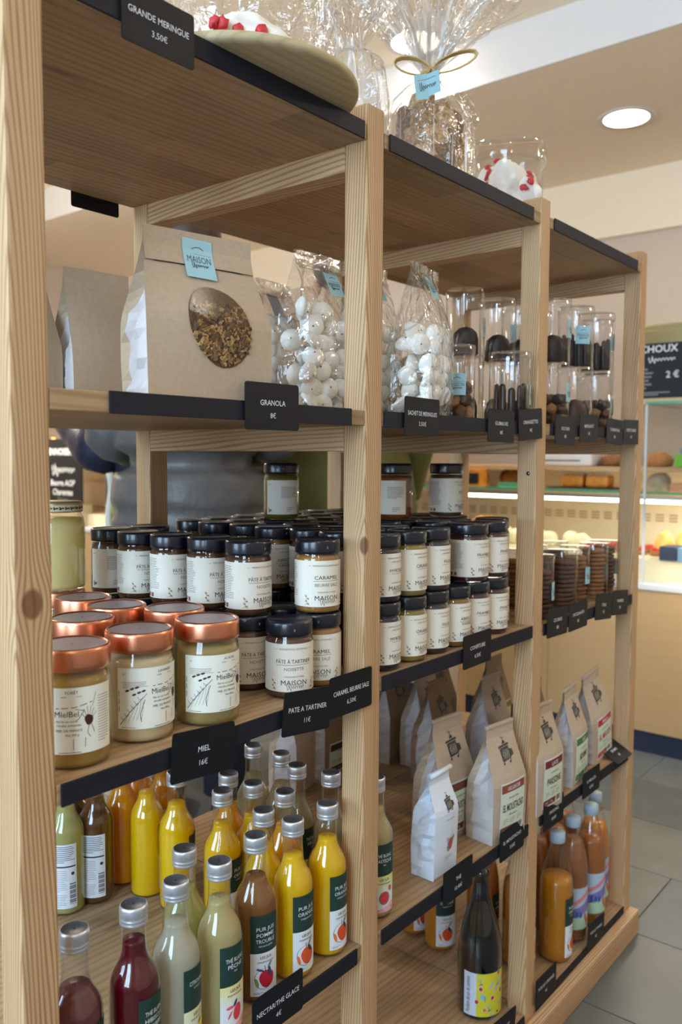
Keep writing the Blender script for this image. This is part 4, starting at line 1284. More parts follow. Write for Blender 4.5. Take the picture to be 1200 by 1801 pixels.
def scene_label(seed):
    d = Decal(cylmap(.0332)); W = .028
    q = random.Random(seed)
    d.rect(-W, W, .030, .118, P('pl_sky', (178, 196, 216)), 0, nx=10, ny=2)
    d.band(-W, W, [(-W, .076), (-W * .2, .086), (W * .4, .096), (W, .104)], [(-W, .085), (-W * .4, .092), (0, .100), (W * .5, .108), (W, .116)], P('pl_pink', (214, 130, 140)), .0002)
    d.band(-W, W, [(-W, .050), (0, .060), (W, .070)], [(-W, .070), (0, .080), (W * .5, .088), (W, .096)], P('pl_violet', (126, 116, 178)), .0002)
    d.band(-W, W, [(-W, .030), (W, .030)], [(-W, .052), (-W * .3, .058), (W * .3, .055), (W, .058)], P('pl_green', (176, 208, 178)), .0003)
    for k in range(3): d.poly([(-W * .8 + k * .009, .054), (-W * .8 + k * .009 + .007, .055), (-W * .8 + k * .009 + .006, .072 - k * .004), (-W * .8 + k * .009 + .001, .070)], P('pl_blue', (54, 84, 150)), .0004)
    d.ell(W * .45, .052, .0038, .0115, P('pl_coral', (212, 94, 74)), .0004, .3, 12, 2); d.ell(W * .62, .044, .0022, .008, P('pl_coral2', (176, 70, 66)), .0005, -.3, 10, 2)
    return d.mesh('label')


LSC = scene_label(1)
pet('large orange juice bottle with green headed label, first in the front row', 1.1780, .038, .15, (196, 126, 20), .168, LBIG)
pet('large brown juice bottle with a landscape label, second of the front row', 1.2660, .044, -.5, (150, 92, 48), .212, LSC)
pet('large brown juice bottle with a landscape label, third of the front row', 1.3500, .040, -.45, (166, 96, 40), .190, LSC)
pet('large amber juice bottle with landscape label, last in the front row', 1.4160, .058, -.4, (214, 132, 30), .192, LSC)
pet('large orange juice bottle behind the post, its label cut off by the post', 1.1120, .086, .2, (190, 120, 22), .168, LBIG)
pet('large orange juice bottle behind the dark wine bottle', 1.0960, .160, .3, (182, 104, 20), .190, LBIG)
pet('large orange juice bottle with its orange label, standing back, under the tea bag card', 1.0630, .2400, -.55, (196, 126, 20), .190, LBIG)
pet('large orange juice bottle furthest back, seen beneath the coffee shelf', 1.0780, .3140, -.3, (196, 126, 20), .190, LBIG)
for n_, (x, y) in enumerate(((1.255, .125), (1.335, .12), (1.415, .13))):
    pet('large dark amber juice bottle of the second row, %s from the near post' % ('first', 'second', 'third')[n_], x, y, 1., (180, 104, 24), .190, None)

t = thing('wine_bottle', 'dark green bottle with a yellow label printed with fruit and glasses', 'bottle', (.9380, .0760, ZS[0] + .0003), -.74)
WP = [(.030, .002), (.0375, .0005), (.0402, .006), (.0405, .112), (.0392, .130), (.0340, .156), (.0260, .182), (.0188, .204), (.0152, .222), (.0142, .240), (.0142, .250), (.0155, .251), (.0157, .2565), (.0146, .262), (.0128, .2635)]
MB().lathe(WP, pm('dark_glass', (8, 12, 10), .07, spec=.6, coat=1.), 44, cap1=False).build('glass', t)
mb = MB(); mb.lathe([(.0131, .258), (.0128, .266), (.001, .267)], pm('cork', (150, 120, 84), .8, var=.2), 20, cap0=False, cap1=False)
for k in range(4):
    a = k * PI / 2 + .4; mb.tube([(.0148 * math.cos(a), .0148 * math.sin(a), .255), (.0142 * math.cos(a), .0142 * math.sin(a), .264), (.004 * math.cos(a), .004 * math.sin(a), .2678)], .0006, M_alu, 6)
mb.build('stopper', t)
d = Decal(cylmap(.0408)); yel, wh = P('pl_yellow', (214, 206, 44)), P('pl_paper', (206, 214, 232))
d.rect(-.042, .042, .0085, .0880, wh, 0, nx=24); d.rect(-.018, .042, .0085, .0880, yel, .0002, nx=18)
d.text('Pétillant de jus de pomme', -.0300, .046, .0115, P('pl_script', (40, 44, 60)), .0003, maxw=.066, shear=.25, rot=PI / 2)
gl, rd, lv = P('pl_glass', (150, 190, 206)), P('pl_red', (196, 46, 50)), P('pl_lilac', (180, 172, 206))
for (x, y, r) in ((-.011, .080, .5), (.010, .015, .4), (.024, .076, -.3), (.004, .031, .8)):
    d.poly([(x - .006, y + .004), (x + .006, y + .003), (x + .003, y - .004), (x - .002, y - .004)], gl, .0003); d.line([(x, y - .004), (x + .003 * r, y - .011)], .0010, P('pl_blue2', (74, 120, 170)), .0003); d.ell(x + .003 * r, y - .0115, .0042, .0012, P('pl_blue2', (74, 120, 170)), .0003, .3, 10, 1)
for (x, y, c) in ((-.010, .060, rd), (.012, .042, rd), (-.017, .036, rd), (.026, .085, rd), (-.003, .0215, P('pl_orange', (226, 130, 40))), (.033, .050, rd)):
    d.ell(x, y, .0042, .0046, wh, .0003, 0, 12, 1); d.ell(x, y, .0034, .0038, c, .0004, 0, 12, 1)
for (x, y) in ((.010, .066), (.020, .058), (.032, .068), (.030, .030)): d.ell(x, y, .0024, .0085, lv, .0003, -.5, 12, 1)
d.ell(-.006, .045, .0052, .0060, gl, .0003, .2, 12, 1); d.line([(-.003, .047), (-.002, .036)], .0012, P('pl_blue2', (74, 120, 170)), .0004)
d.ell(.024, .0135, .0024, .0022, P('pl_dark', (70, 60, 60)), .0003, 0, 10, 1)
d.build('label', t)

# ------------------------------------------------------------------ clear tubes of chocolates and biscuits
_tb = {}


def tube_box(label, x, y, z, r, h, group, st=None, rz=0., lid=.012):
    t = thing('clear_tube_box', label, 'box', (x, y, z), rz, group)
    k = (r, h)
    if k not in _tb:
        _tb[k] = (MB().lathe([(r * .98, .0005), (r, .001), (r, h - lid)], M_plastic, 32, cap1=False).mesh('tube'),
                  MB().lathe([(r * 1.02, h - lid - .004), (r * 1.02, h - .001), (r, h), (.001, h)], M_plastic, 32, cap0=False, cap1=False).mesh('lid'))
    link('tube', _tb[k][0], t); link('lid', _tb[k][1], t)
    if st is not None:
        sticker(cylmap(r * 1.02, 0, -PI / 2 + st[0]), 0, st[1], .030, .034, off=.0004, txt=True).build('sticker', t)
    return t


def pill(w_, d_, h_, m, seed=0):
    """a rounded upright bar"""
    mb = MB(); mb.lathe([(.001, 0), (w_ * .8, .0008), (w_, .004), (w_, h_ - w_ * 1.0), (w_ * .86, h_ - w_ * .45), (w_ * .5, h_ - w_ * .12), (.001, h_)], m, 12, sq=d_ / w_, cap0=False, cap1=False)
    return mb.mesh('sweet')


BAR = pill(.0062, .0045, .066, M_choc); DISC = pill(.023, .0045, .052, M_choc); DISC2 = pill(.024, .005, .055, M_choc2)


def rock(seed, r, m):
    bm = bmesh.new(); bmesh.ops.create_icosphere(bm, subdivisions=2, radius=r)
    for v in bm.verts:
        n = mnoise.noise(v.co / r * 1.7 + Vector((seed * 3.1, 0, 0)))
        v.co *= 1 + .35 * n
    mb = MB(); mb.bm(bm, m, smooth=False); return mb.mesh('sweet')


M_nut = pm('chopped_nut', (168, 124, 84), .7, var=.3)
ROCKS = [rock(i, .0105, m_) for i, m_ in enumerate((M_choc2, M_nut, M_choc2, M_choc))]


def fill_tube(kind, x, y, z, r, rz, what, where):
    n = 0
    if kind == 'bars':
        for k in range(9):
            a = k * 2 * PI / 9 + rz; q = r * .66
            o = link('chocolate_bar', BAR, None, (x + q * math.cos(a), y + q * math.sin(a), z + .0012), a + PI / 2)
            o.scale = (1, 1, .85 + .18 * ((k * 7) % 5) / 5)
            tag(o, '%s upright chocolate stick around the %s' % (ORD[k], where), 'chocolate', 'chocolate sticks in the ' + where)
    elif kind in ('discs', 'discs2'):
        for k in range(4):
            o = link('chocolate_disc', DISC if kind == 'discs' else DISC2, None, (x + (k - 1.5) * r * .38 * math.sin(-rz), y + (k - 1.5) * r * .38 * math.cos(rz), z + .0012), rz)
            o.scale = (1, 1, 1) if k in (1, 2) else (.78, 1, .92)
            tag(o, '%s chocolate disc from the front, %s' % (ORD[k], where), 'chocolate', 'chocolate discs in the ' + where)
    elif kind == 'rocks':
        q = random.Random(int(x * 1000))
        for k in range(21):
            lvl = k // 7; a = k * 2 * PI / 6 + lvl * .5; rr = 0 if k % 7 == 6 else r * .62
            o = link('nut_chocolate', ROCKS[k % 4], None, (x + rr * math.cos(a), y + rr * math.sin(a), z + .013 + lvl * .0185))
            o.rotation_euler = (q.uniform(0, 6), q.uniform(0, 6), q.uniform(0, 6))
            tag(o, '%s nut chocolate around, %s layer, %s' % (ORD[k % 7], ('bottom', 'middle', 'top')[lvl], where), 'chocolate', 'nut chocolates in the ' + where)


Zg = ZS[3] + .0004
GT = 'clear tubes of chocolates on the granola shelf'
for x, y, z, r, h, st, kind, rz, where in (
        (.9320, .0330, Zg, .0350, .118, (.48, .046), 'bars', .3, 'front tube of the middle bay, beside the post'),
        (.8000, .0620, Zg, .0330, .118, (-.9, .055), 'rocks', .2, 'tube behind the meringue bag'),
        (.9450, .1300, Zg, .0345, .118, None, 'discs', -1., 'lower tube of the second row, behind the meringue bag'),
        (.9450, .1300, Zg + .1185, .0345, .118, (.5, .050), 'discs', -.9, 'upper tube of the second row, behind the meringue bag'),
        (1.0640, .1300, Zg, .0345, .118, None, 'discs', -1., 'lower second row tube seen through the middle bay'),
        (1.0640, .1300, Zg + .1185, .0345, .118, (.9, .058), 'discs', -.9, 'upper second row tube seen through the middle bay'),
        (1.1500, .1300, Zg, .0345, .118, None, 'discs', -1., 'lower tube of the second row, hidden by the post'),
        (1.1500, .1300, Zg + .1185, .0345, .118, None, 'discs', -1.1, 'upper tube of the second row, half behind the post'),
        (1.1300, .0500, Zg, .0340, .118, (.2, .062), 'rocks', .3, 'lower tube just past the post in the far bay'),
        (1.1300, .0500, Zg + .1185, .0340, .118, (.25, .062), 'discs', -1., 'upper tube just past the post in the far bay'),
        (1.2320, .0480, Zg, .0350, .118, None, 'discs2', -1., 'lower tube, second in the far bay'),
        (1.2320, .0480, Zg + .1185, .0350, .118, (-.75, .060), 'bars', .4, 'upper tube, second in the far bay'),
        (1.3320, .0480, Zg, .0368, .118, (.65, .046), 'rocks', .3, 'lower tube of nut chocolates in the far bay'),
        (1.3320, .0480, Zg + .1185, .0368, .118, (.55, .060), 'bars', .1, 'upper tube above the nut chocolates in the far bay'),
        (1.4120, .0780, Zg, .0340, .118, (.05, .052), 'bars', .2, 'lower tube by the far post'),
        (1.4120, .0780, Zg + .1185, .0340, .118, (.1, .066), 'discs', -.8, 'upper tube by the far post'),
        (1.2400, .1400, Zg, .0345, .118, None, 'discs', -1., 'lower second row tube deep in the far bay'),
        (1.2400, .1400, Zg + .1185, .0345, .118, None, 'discs', -1., 'upper second row tube deep in the far bay')):
    tube_box('chocolate box, ' + where, x, y, z, r, h, GT, st, 0)
    fill_tube(kind, x, y, z, r, rz, '', where)

BIS = MB().lathe([(.001, 0), (.0225, .0003), (.0245, .0025), (.0240, .0062), (.0215, .0080), (.001, .0086)], M_cookie, 18, cap0=False, cap1=False, wob=lambda a, z: 1 + .03 * math.sin(3 * a + z * 900)).mesh('biscuit')
BIS2 = MB().lathe([(.001, 0), (.0225, .0003), (.0245, .0025), (.0240, .0062), (.0215, .0080), (.001, .0086)], pm('dark_biscuit', (96, 62, 44), .7, var=.3, bump=(200, .5, .001)), 18, cap0=False, cap1=False, wob=lambda a, z: 1 + .03 * math.sin(3 * a + z * 900)).mesh('biscuit')
Zc = ZS[2] - .0036
for x, y, st, n, me, where in ((1.0700, .0400, (.35, .052), 10, BIS2, 'tube half behind the post'), (1.1760, .0400, None, 11, BIS2, 'tube behind the COOKIES card'), (1.2620, .0520, (.1, .060), 11, BIS, 'tube with a large blue sticker'),
                               (1.3420, .0450, (.95, .055), 12, BIS, 'tube behind the TUILE card'), (1.4140, .0520, (.85, .060), 12, BIS2, 'tube next to the far post'),
                               (1.1200, .1200, None, 11, BIS, 'second row tube nearest the middle bay'), (1.2200, .1250, None, 11, BIS, 'second row tube in the middle'), (1.3200, .1250, None, 11, BIS2, 'second row tube nearest the far post')):
    tube_box('biscuit box, ' + where, x, y, Zc, .0295, .118, 'clear tubes of biscuits on the jam shelf', st, 0, lid=.010)
    for k in range(n):
        o = link('biscuit', me, None, (x + rnd.uniform(-.002, .002), y + rnd.uniform(-.002, .002), Zc + .0014 + k * .0088), rnd.uniform(0, 6))
        tag(o, '%s biscuit from the bottom in the %s' % (ORD[k], where), 'biscuit', 'biscuits in the ' + where)

# ------------------------------------------------------------------ the top shelf
zt = ZS[4] + .0012
t = thing('cake_board', 'round wooden cake board overhanging the top shelf', 'board', (.3350, .0700, zt), 0)
MB().lathe([(.128, 0), (.1345, .0012), (.1368, .004), (.1368, .0085), (.1355, .0105), (.132, .0115), (.001, .0115)], M_board, 72, cap1=False).build('disc', t)


def lump(seed, sx, sy, sz, m, name, parent=None, sub=4, amp=.28, flat=True):
    bm = bmesh.new(); bmesh.ops.create_icosphere(bm, subdivisions=sub, radius=1)
    for v in bm.verts:
        c = v.co.normalized()
        n = mnoise.noise(c * 1.3 + Vector((seed * 5.3, 1, 0))) * amp + mnoise.noise(c * 3.1 + Vector((0, seed * 2.7, 4))) * amp * .45 + mnoise.noise(c * 9 + Vector((seed, 0, 0))) * amp * .08
        v.co = c * (1 + n)
        if flat and v.co.z < -.55: v.co.z = -.55 + (v.co.z + .55) * .08
    zmin = min(v.co.z for v in bm.verts)
    for v in bm.verts: v.co = Vector((v.co.x * sx, v.co.y * sy, (v.co.z - zmin) * sz))
    mb = MB(); mb.bm(bm, m, smooth=True)
    return mb.build(name, parent)


def big_meringue(label, loc, rz, seed, sx, sy, sz, bits, group=None):
    t = thing('large_meringue', label, 'meringue', loc, rz, group)
    o = lump(seed, sx, sy, sz, M_meringue, 'shell', t)
    vs = [v.co.copy() for v in o.data.vertices]; q = random.Random(seed)
    for k in range(bits):
        for _ in range(40):
            p = q.choice(vs)
            if p.y < -.1 * sy and p.z > sz * .25: break
        b_ = lump(seed * 7 + k, .0066, .0066, .0034, M_pink, 'praline_piece', t, 2, .7, False)
        nrm = Vector((p.x / sx, p.y / sy, (p.z - sz * .5) / sz)).normalized()
        b_.rotation_euler = nrm.to_track_quat('Z', 'Y').to_euler(); b_.location = p - nrm * .0022
    return t


zd = zt + .0116
big_meringue('white meringue with red praline pieces at the front of the cake board', (.2900, .0080, zd), -.1, 3, .056, .034, .0225, 7, 'large meringues on the cake board')
big_meringue('white meringue at the back of the cake board, further from the edge', (.3950, .1050, zd), .6, 8, .056, .042, .044, 5, 'large meringues on the cake board')
big_meringue('white meringue on the cake board hidden behind the GRANDE MERINGUE card', (.2450, .1150, zd), .2, 12, .040, .040, .040, 4, 'large meringues on the cake board')


def cello_wrap(name, label, loc, prof_, n, seed, amp, parent=None, mat=None, sq=1.):
    """crumpled clear film around something: lathe with folded, jagged pleats"""
    q = random.Random(seed); ph = [q.uniform(0, 6.28) for _ in range(6)]; k_ = [5, 8, 11, 14, 19, 27]

    def wob(a, z):
        t_ = amp(z)
        v = 0
        for i in range(6):
            s_ = math.sin(k_[i] * a + ph[i] + z * (7 + 9 * i))
            v += (2 / PI * math.asin(s_)) * (.5, .45, .4, .35, .25, .18)[i]
        return 1 + t_ * v
    mb = MB(); mb.lathe(prof_, mat or M_cello, n, smooth=False, cap0=False, cap1=False, wob=wob, sq=sq)
    return mb


def zlist(prof_, step):
    out = []
    for (r0, z0), (r1, z1) in zip(prof_[:-1], prof_[1:]):
        m_ = max(1, int(abs(z1 - z0) / step))
        for i in range(m_): out.append((r0 + (r1 - r0) * i / m_, z0 + (z1 - z0) * i / m_))
    out.append(prof_[-1]); return out


t = thing('cellophane_wrap', 'clear cellophane standing open around the meringues on the cake board', 'wrapping', (.3550, .0850, zd + .0004), 0)
cello_wrap('film', '', None, zlist([(.098, 0), (.105, .05), (.108, .13), (.116, .22), (.130, .34)], .02), 60, 5, lambda z: .05 + .10 * z / .3).build('film', t)
t = thing('cellophane_wrap', 'clear cellophane bag between the cake board and the wrapped cookies', 'wrapping', (.6500, .1560, ZS[4] + .0006), 0)
cello_wrap('film', '', None, zlist([(.05, 0), (.056, .05), (.058, .12), (.05, .17), (.012, .195), (.03, .225), (.085, .32)], .015), 60, 9, lambda z: .06 + (.22 if z > .17 else .04)).build('film', t)
LATE_FOLD = t
big_meringue('white meringue inside the clear cellophane bag behind the post top', (.6500, .1560, ZS[4] + .0012), .9, 15, .034, .034, .045, 3)

M_fold = clear('film_folds', .3, (1, 1, 1), .45, .8, 1.5)
_nt = M_fold.node_tree; _mx = [n for n in _nt.nodes if n.type == 'MIX_SHADER'][0]
_tl = _nt.nodes.new('ShaderNodeBsdfTranslucent'); _tl.inputs[0].default_value = (.95, .95, .95, 1); _gl = [n for n in _nt.nodes if n.type == 'BSDF_GLOSSY'][0]
_ad = _nt.nodes.new('ShaderNodeMixShader'); _ad.inputs[0].default_value = .6
_nt.links.new(_gl.outputs[0], _ad.inputs[1]); _nt.links.new(_tl.outputs[0], _ad.inputs[2]); _nt.links.new(_ad.outputs[0], _mx.inputs[2])


def folds(t, z0, r0, n, length, spread, seed, wd=.004):
    # layered film folds, whitened further to paint in creases catching the light
    q = random.Random(seed); mb = MB()
    for k in range(n):
        a = 2 * PI * k / n + q.uniform(-.25, .25); L = length * q.uniform(.55, 1.05); sp = spread * q.uniform(.5, 1.1)
        d_ = Vector((math.cos(a) * sp, math.sin(a) * sp, L)); sd_ = Vector((-math.sin(a), math.cos(a), 0)).lerp(Vector((q.uniform(-1, 1), q.uniform(-1, 1), 0)), .5).normalized()
        p0 = Vector((math.cos(a) * r0, math.sin(a) * r0, z0)); ww = wd * q.uniform(.4, 1.4)
        p1 = p0 + d_ * .5 + Vector((0, 0, .012)); p2 = p0 + d_
        mb.add([p0 - sd_ * ww * .3, p0 + sd_ * ww * .3, p1 + sd_ * ww, p1 - sd_ * ww, p2 + sd_ * ww * .15, p2 - sd_ * ww * .15], [(0, 1, 2, 3), (3, 2, 4, 5)], M_fold)
    mb.build('film_fold', t)['kind'] = 'stuff'


folds(LATE_FOLD, .06, .05, 26, .16, -.035, 9, .010)  # extra pale folds paint a white glow into this bag
# wrapped cookies with a raffia bow
bx, by = .7780, .1010
t = thing('cellophane_wrap', 'clear cellophane bouquet tied with raffia around brown cookies', 'wrapping', (bx, by, ZS[4] + .0006), 0)
cello_wrap('film', '', None, zlist([(.066, 0), (.0705, .02), (.0715, .06), (.070, .105), (.060, .138), (.035, .165), (.014, .182), (.011, .188), (.020, .200), (.055, .250), (.105, .315), (.150, .380)], .008), 110, 21,
           lambda z: .04 + (.10 if z > .10 else 0) + (.30 * min(1, (z - .19) / .05) if z > .19 else 0)).build('film', t)
folds(t, .190, .010, 42, .20, .15, 4, .0052)
folds(t, .02, .0722, 12, .09, .0, 6, .0016)
MB().lathe(zlist([(.0105, .1885), (.020, .205), (.032, .235), (.030, .262), (.012, .285)], .008), M_fold, 40, smooth=False, cap0=False, cap1=False, wob=lambda a, z: 1 + .22 * math.sin(7 * a + z * 30) + .15 * math.sin(13 * a)).build('gathered_film', t)
mb = MB(); raf = pm('raffia', (196, 168, 108), .7, var=.2); q = random.Random(2)
ring = [(.0135 * math.cos(a * PI / 8), .0135 * math.sin(a * PI / 8), .187 + .001 * math.sin(a)) for a in range(17)]
mb.tube(ring, .0028, raf, 6)
ca, sa = .63, -.775                              # the bow spreads across the view of someone at the shelf end


def bowpt(u, f, h): return (u * ca - f * .775, u * sa - f * .63, h)


for sgn, L, H in ((1, .070, .030), (-1, .056, .012)):
    for k in range(3):
        pts = []
        for i in range(15):
            a = i / 14 * 2 * PI
            pts.append(bowpt(sgn * (L * (1 - math.cos(a)) / 2 + k * .001), .016 + .003 * k, .186 + H * (1 - math.cos(a)) / 2 * .8 + (.011 + .001 * k) * math.sin(a)))
        mb.tube(pts, .0013, raf, 6)
for u1, h1 in ((-.028, .168), (.006, .150), (-.020, .150), (.014, .160)):
    mb.tube([bowpt(0, .015, .186), bowpt(u1 * .5, .024, .178), bowpt(u1, .034, h1)], [.0017, .0016, .0006], raf, 6)
mb.build('raffia_bow', t)
mb2 = Decal(lambda u, v, off: bowpt(u * .92 - .012 - v * .12, .080 + off + .006 * abs(u) / .02, .136 + v + u * .25))
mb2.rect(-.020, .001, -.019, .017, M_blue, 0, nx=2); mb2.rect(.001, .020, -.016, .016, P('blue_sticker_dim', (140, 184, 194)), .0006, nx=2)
mb2.script(0, -.002, .026, .008, M_ink, .0014, .0007, 4); mb2.line([(-.015, .008), (.014, .009)], .0004, M_ink, .0014)
mb2.build('name_tag', t)
M_ck = [pm('seed_cookie_%d' % i, c, .75, var=.5, bump=(260, 1., .003)) for i, c in enumerate(((176, 138, 98), (204, 164, 120), (136, 106, 80)))]
CK = []
for i in range(3):
    bm = bmesh.new(); bmesh.ops.create_icosphere(bm, subdivisions=3, radius=1)
    for v in bm.verts:
        c = v.co.normalized(); v.co = c * (1 + .25 * mnoise.noise(c * 1.5 + Vector((i * 4, 0, 0))) + .22 * mnoise.noise(c * 4.5 + Vector((0, i * 3, 0))))
        v.co = Vector((v.co.x * .0225, v.co.y * .0225, v.co.z * .0125))
    mb = MB(); mb.bm(bm, M_ck[i]); CK.append(mb.mesh('cookie'))
q = random.Random(5)
for k in range(38):
    lv, j = k // 9, k % 9
    a = j * 2 * PI / 8 + lv * .4; rr = 0 if j == 8 else .040
    if lv == 4: rr *= .6; a = j * PI
    o = link('cookie', CK[k % 3], None, (bx + rr * math.cos(a), by + rr * math.sin(a), ZS[4] + .024 + lv * .0275)); o.rotation_euler = (PI / 2 + q.uniform(-.5, .5), q.uniform(-.5, .5), a + PI / 2)
    tag(o, '%s seeded cookie around, %s layer, in the raffia tied cellophane' % (ORD[j], ORD[lv]), 'cookie', 'cookies in the tied cellophane')

# clear tub of meringue
ux, uy = 1.0470, .1060
t = thing('clear_tub', 'round clear tub with a wide lid at the end of the top shelf', 'tub', (ux, uy, ZS[4] + .0006), 0)
MB().lathe([(.060, 0), (.0625, .002), (.0645, .118), (.0655, .120)], M_plastic, 48, cap1=False).build('tub', t)
MB().lathe([(.0660, .112), (.0690, .1125), (.0700, .118), (.0700, .142), (.0680, .150), (.0600, .153), (.001, .153)], M_plastic, 48, cap0=False, cap1=False).build('lid', t)
for n_, (dx, dy, dz, sd) in enumerate(((-.028, -.012, .003, 31), (.028, -.010, .003, 32), (.002, .030, .003, 33), (-.024, -.014, .048, 34), (.027, -.006, .046, 35), (.000, .030, .050, 36), (.002, -.030, .030, 37))):
    big_meringue('%s chunk of red flecked meringue from the bottom of the clear tub' % ORD[n_], (ux + dx, uy + dy, ZS[4] + dz), n_ * 1.1, sd, .035, .033, .044, 7, 'meringue chunks in the tub')

# ------------------------------------------------------------------ the pastry counter behind
M_navyp = pm('navy_plinth', (26, 36, 62), .55)
M_steel = pm('brushed_steel', (176, 178, 178), .32, metal=1.)
M_rail2 = pm('pale_rail', (206, 210, 218), .4)
M_inner = pm('case_inner', (236, 222, 190), .5)
M_gedge = pm('glass_edge_green', (60, 160, 122), .25)
M_sheet = clear('case_glass', .02, (.95, .97, .96), .05, .8)
M_tubel = pm('case_lamp', (255, 250, 236), .4, emit=(255, 246, 226), es=9)
CY0, CY1, CX = -1.4, 5.1, 2.67
ct = thing('pastry_counter', 'long pastry counter with pale oak front, navy plinth and lit glass case', 'counter', (0, 0, 0))
for i in range(9):
    a = CY0 + (CY1 - CY0) * i / 9; b_ = CY0 + (CY1 - CY0) * (i + 1) / 9
    MB().box(CX, CX + .02, a + .0008, b_ - .0008, .0785, .598, M_counter, .001).build('front_panel', ct)
MB().box(CX + .006, CX + .03, CY0, CY1, 0, .078, M_navyp).build('plinth', ct)
MB().box(CX + .02, 3.36, CY0, CY1, .05, .598, M_counter).build('carcass', ct)
MB().box(CX - .006, 3.36, CY0, CY1, .599, .622, M_rail2, .003).build('ledge', ct)
MB().box(2.76, 3.33, CY0, CY1, .6225, .700, M_inner).build('case_floor', ct)
MB().box(3.33, 3.36, CY0, CY1, .6225, 1.03, M_inner).build('case_back', ct)
mb = MB(); sl = pm('slot_dark', (176, 152, 112), .7)
k = 0
for i in range(52):
    y = -.9 + i * .058
    for j in range(3): mb.box(3.326, 3.331, y, y + .034, .800 + j * .013, .806 + j * .013, sl)
mb.build('vent_slots', ct)['kind'] = 'stuff'
MB().box(3.30, 3.331, CY0, CY1, .872, .880, pm('case_trim', (226, 204, 160), .4)).build('back_trim', ct)
MB().box(2.93, 2.975, CY0, 1.31, .9125, .925, M_steel).build('lamp_housing', ct)
MB().box(2.925, 2.965, CY0, 1.30, .899, .9124, M_tubel).build('lamp_tube', ct)
for z0, xa, xb, y1 in ((.9400, 2.82, 3.30, 1.75), (1.2680, 2.674, 3.05, .409)):
    MB().box(xa, xb, CY0, y1, z0, z0 + .007, M_sheet).build('glass_shelf', ct)
    MB().box(xa - .003, xa, CY0, y1, z0 - .0005, z0 + .0085, M_gedge).build('glass_shelf_edge', ct)
    MB().box(xa, xb, y1, y1 + .003, z0 - .0005, z0 + .0085, M_gedge).build('glass_shelf_edge', ct)
MB().box(2.88, 3.36, CY0, 1.75, 1.022, 1.040, M_rail, .002).build('wood_shelf', ct)
MB().box(2.674, 2.680, CY0, .404, .6225, 1.2675, M_sheet).build('front_glass', ct)
MB().box(2.674, 2.680, .412, 1.75, .6225, .93, M_sheet).build('front_glass', ct)
MB().box(2.672, 2.683, .404, .412, .6225, 1.2675, M_rail2).build('glass_joint', ct)
for y in (1.752, 3.75):
    MB().lathe([(.022, .6225), (.022, 1.42)], M_steel, 18).build('steel_upright', ct, (2.76, y, 0))
MB().box(2.75, 3.36, 1.78, CY1, 1.005, 1.030, M_rail, .002).build('wood_shelf', ct)
MB().box(3.33, 3.36, 1.78, CY1, 1.031, 1.50, M_inner).build('case_back', ct)
MB().box(2.80, 2.83, 1.9, CY1, 1.43, 1.445, M_tubel).build('lamp_tube', ct)
MB().box(2.78, 3.36, 1.78, CY1, 1.446, 1.47, M_steel).build('lamp_housing', ct)

M_bread = pm('bread_crust', (176, 112, 52), .65, var=.3, bump=(60, .5, .004))
M_bread2 = pm('dark_bread', (128, 82, 44), .7, var=.3, bump=(60, .5, .004))
M_cream = pm('cream', (250, 240, 206), .5)
M_cakeo = pm('orange_cake', (220, 140, 40), .45, var=.25, bump=(40, .3, .004))
M_straw = pm('red_fruit', (206, 44, 40), .3)
M_tray = pm('tray_black', (36, 34, 36), .4)
M_bx = [pm('box_blue', (108, 146, 178), .5), pm('box_navy', (30, 48, 78), .5), pm('box_green', (112, 200, 48), .5), pm('box_white', (226, 228, 230), .5)]


def blob(name, label, cat, loc, sx, sy, sz, m, seed, group=None, rz=0., sub=3, amp=.18):
    o = lump(seed, sx, sy, sz, m, name, None, sub, amp)
    o.location = loc; o.rotation_euler = (0, 0, rz)
    return tag(o, label, cat, group)


def tray(label, x, y, z, w_, l_, m, kind='tray'):
    o = MB().box(-w_ / 2, w_ / 2, -l_ / 2, l_ / 2, 0, .008, m, .003).build(kind, None, (x, y, z)); return tag(o, label, kind)


zs1 = .9475
tray('black tray under the orange loaf cakes on the glass shelf', 2.96, .735, zs1, .16, .30, M_tray)
for i in range(2):
    t = thing('loaf_cake', ('orange loaf cake on the glass shelf, nearer the window end', 'orange loaf cake on the glass shelf, further along')[i], 'cake', (2.945, .685 + i * .105, zs1 + .0085), 0, 'orange loaf cakes on the glass shelf')
    MB().box(-.035, .035, -.048, .048, 0, .050, M_cakeo, .012).build('loaf', t)
    for k in range(4): lump(40 + k + i * 5, .016, .014, .006, pm('icing', (246, 226, 186), .5), 'icing', t, 2, .3).location = (0, -.034 + k * .022, .0485)
tag(MB().box(-.10, .10, -.12, .12, 0, .055, M_bx[3], .012).box(-.101, -.0985, -.07, .09, .020, .026, M_steel).build('kitchen_scale', None, (3.02, .83, 1.0405)), 'low white kitchen scale on the wooden shelf of the counter', 'scale')
blob('bread_roll', 'long dark bread on the wooden shelf beside the white scale', 'bread', (3.0, .64, 1.0405), .05, .07, .03, M_bread2, 3)
tag(MB().box(-.03, .03, -.09, .09, 0, .02, pm('green_tray', (70, 160, 120), .4), .005).build('tray', None, (2.9, 1.02, zs1)), 'green tray next to the orange loaf cakes', 'tray')
for i in range(9):
    y = .64 + i * .075; x = 2.96 + (i % 2) * .06
    blob('cream_puff', '%s cream topped pastry under the case lamp, counted from the far post' % ORD[i], 'pastry', (x, y + .12, .7005), .040, .038, .040, M_cream, 50 + i, 'cream pastries under the case lamp')
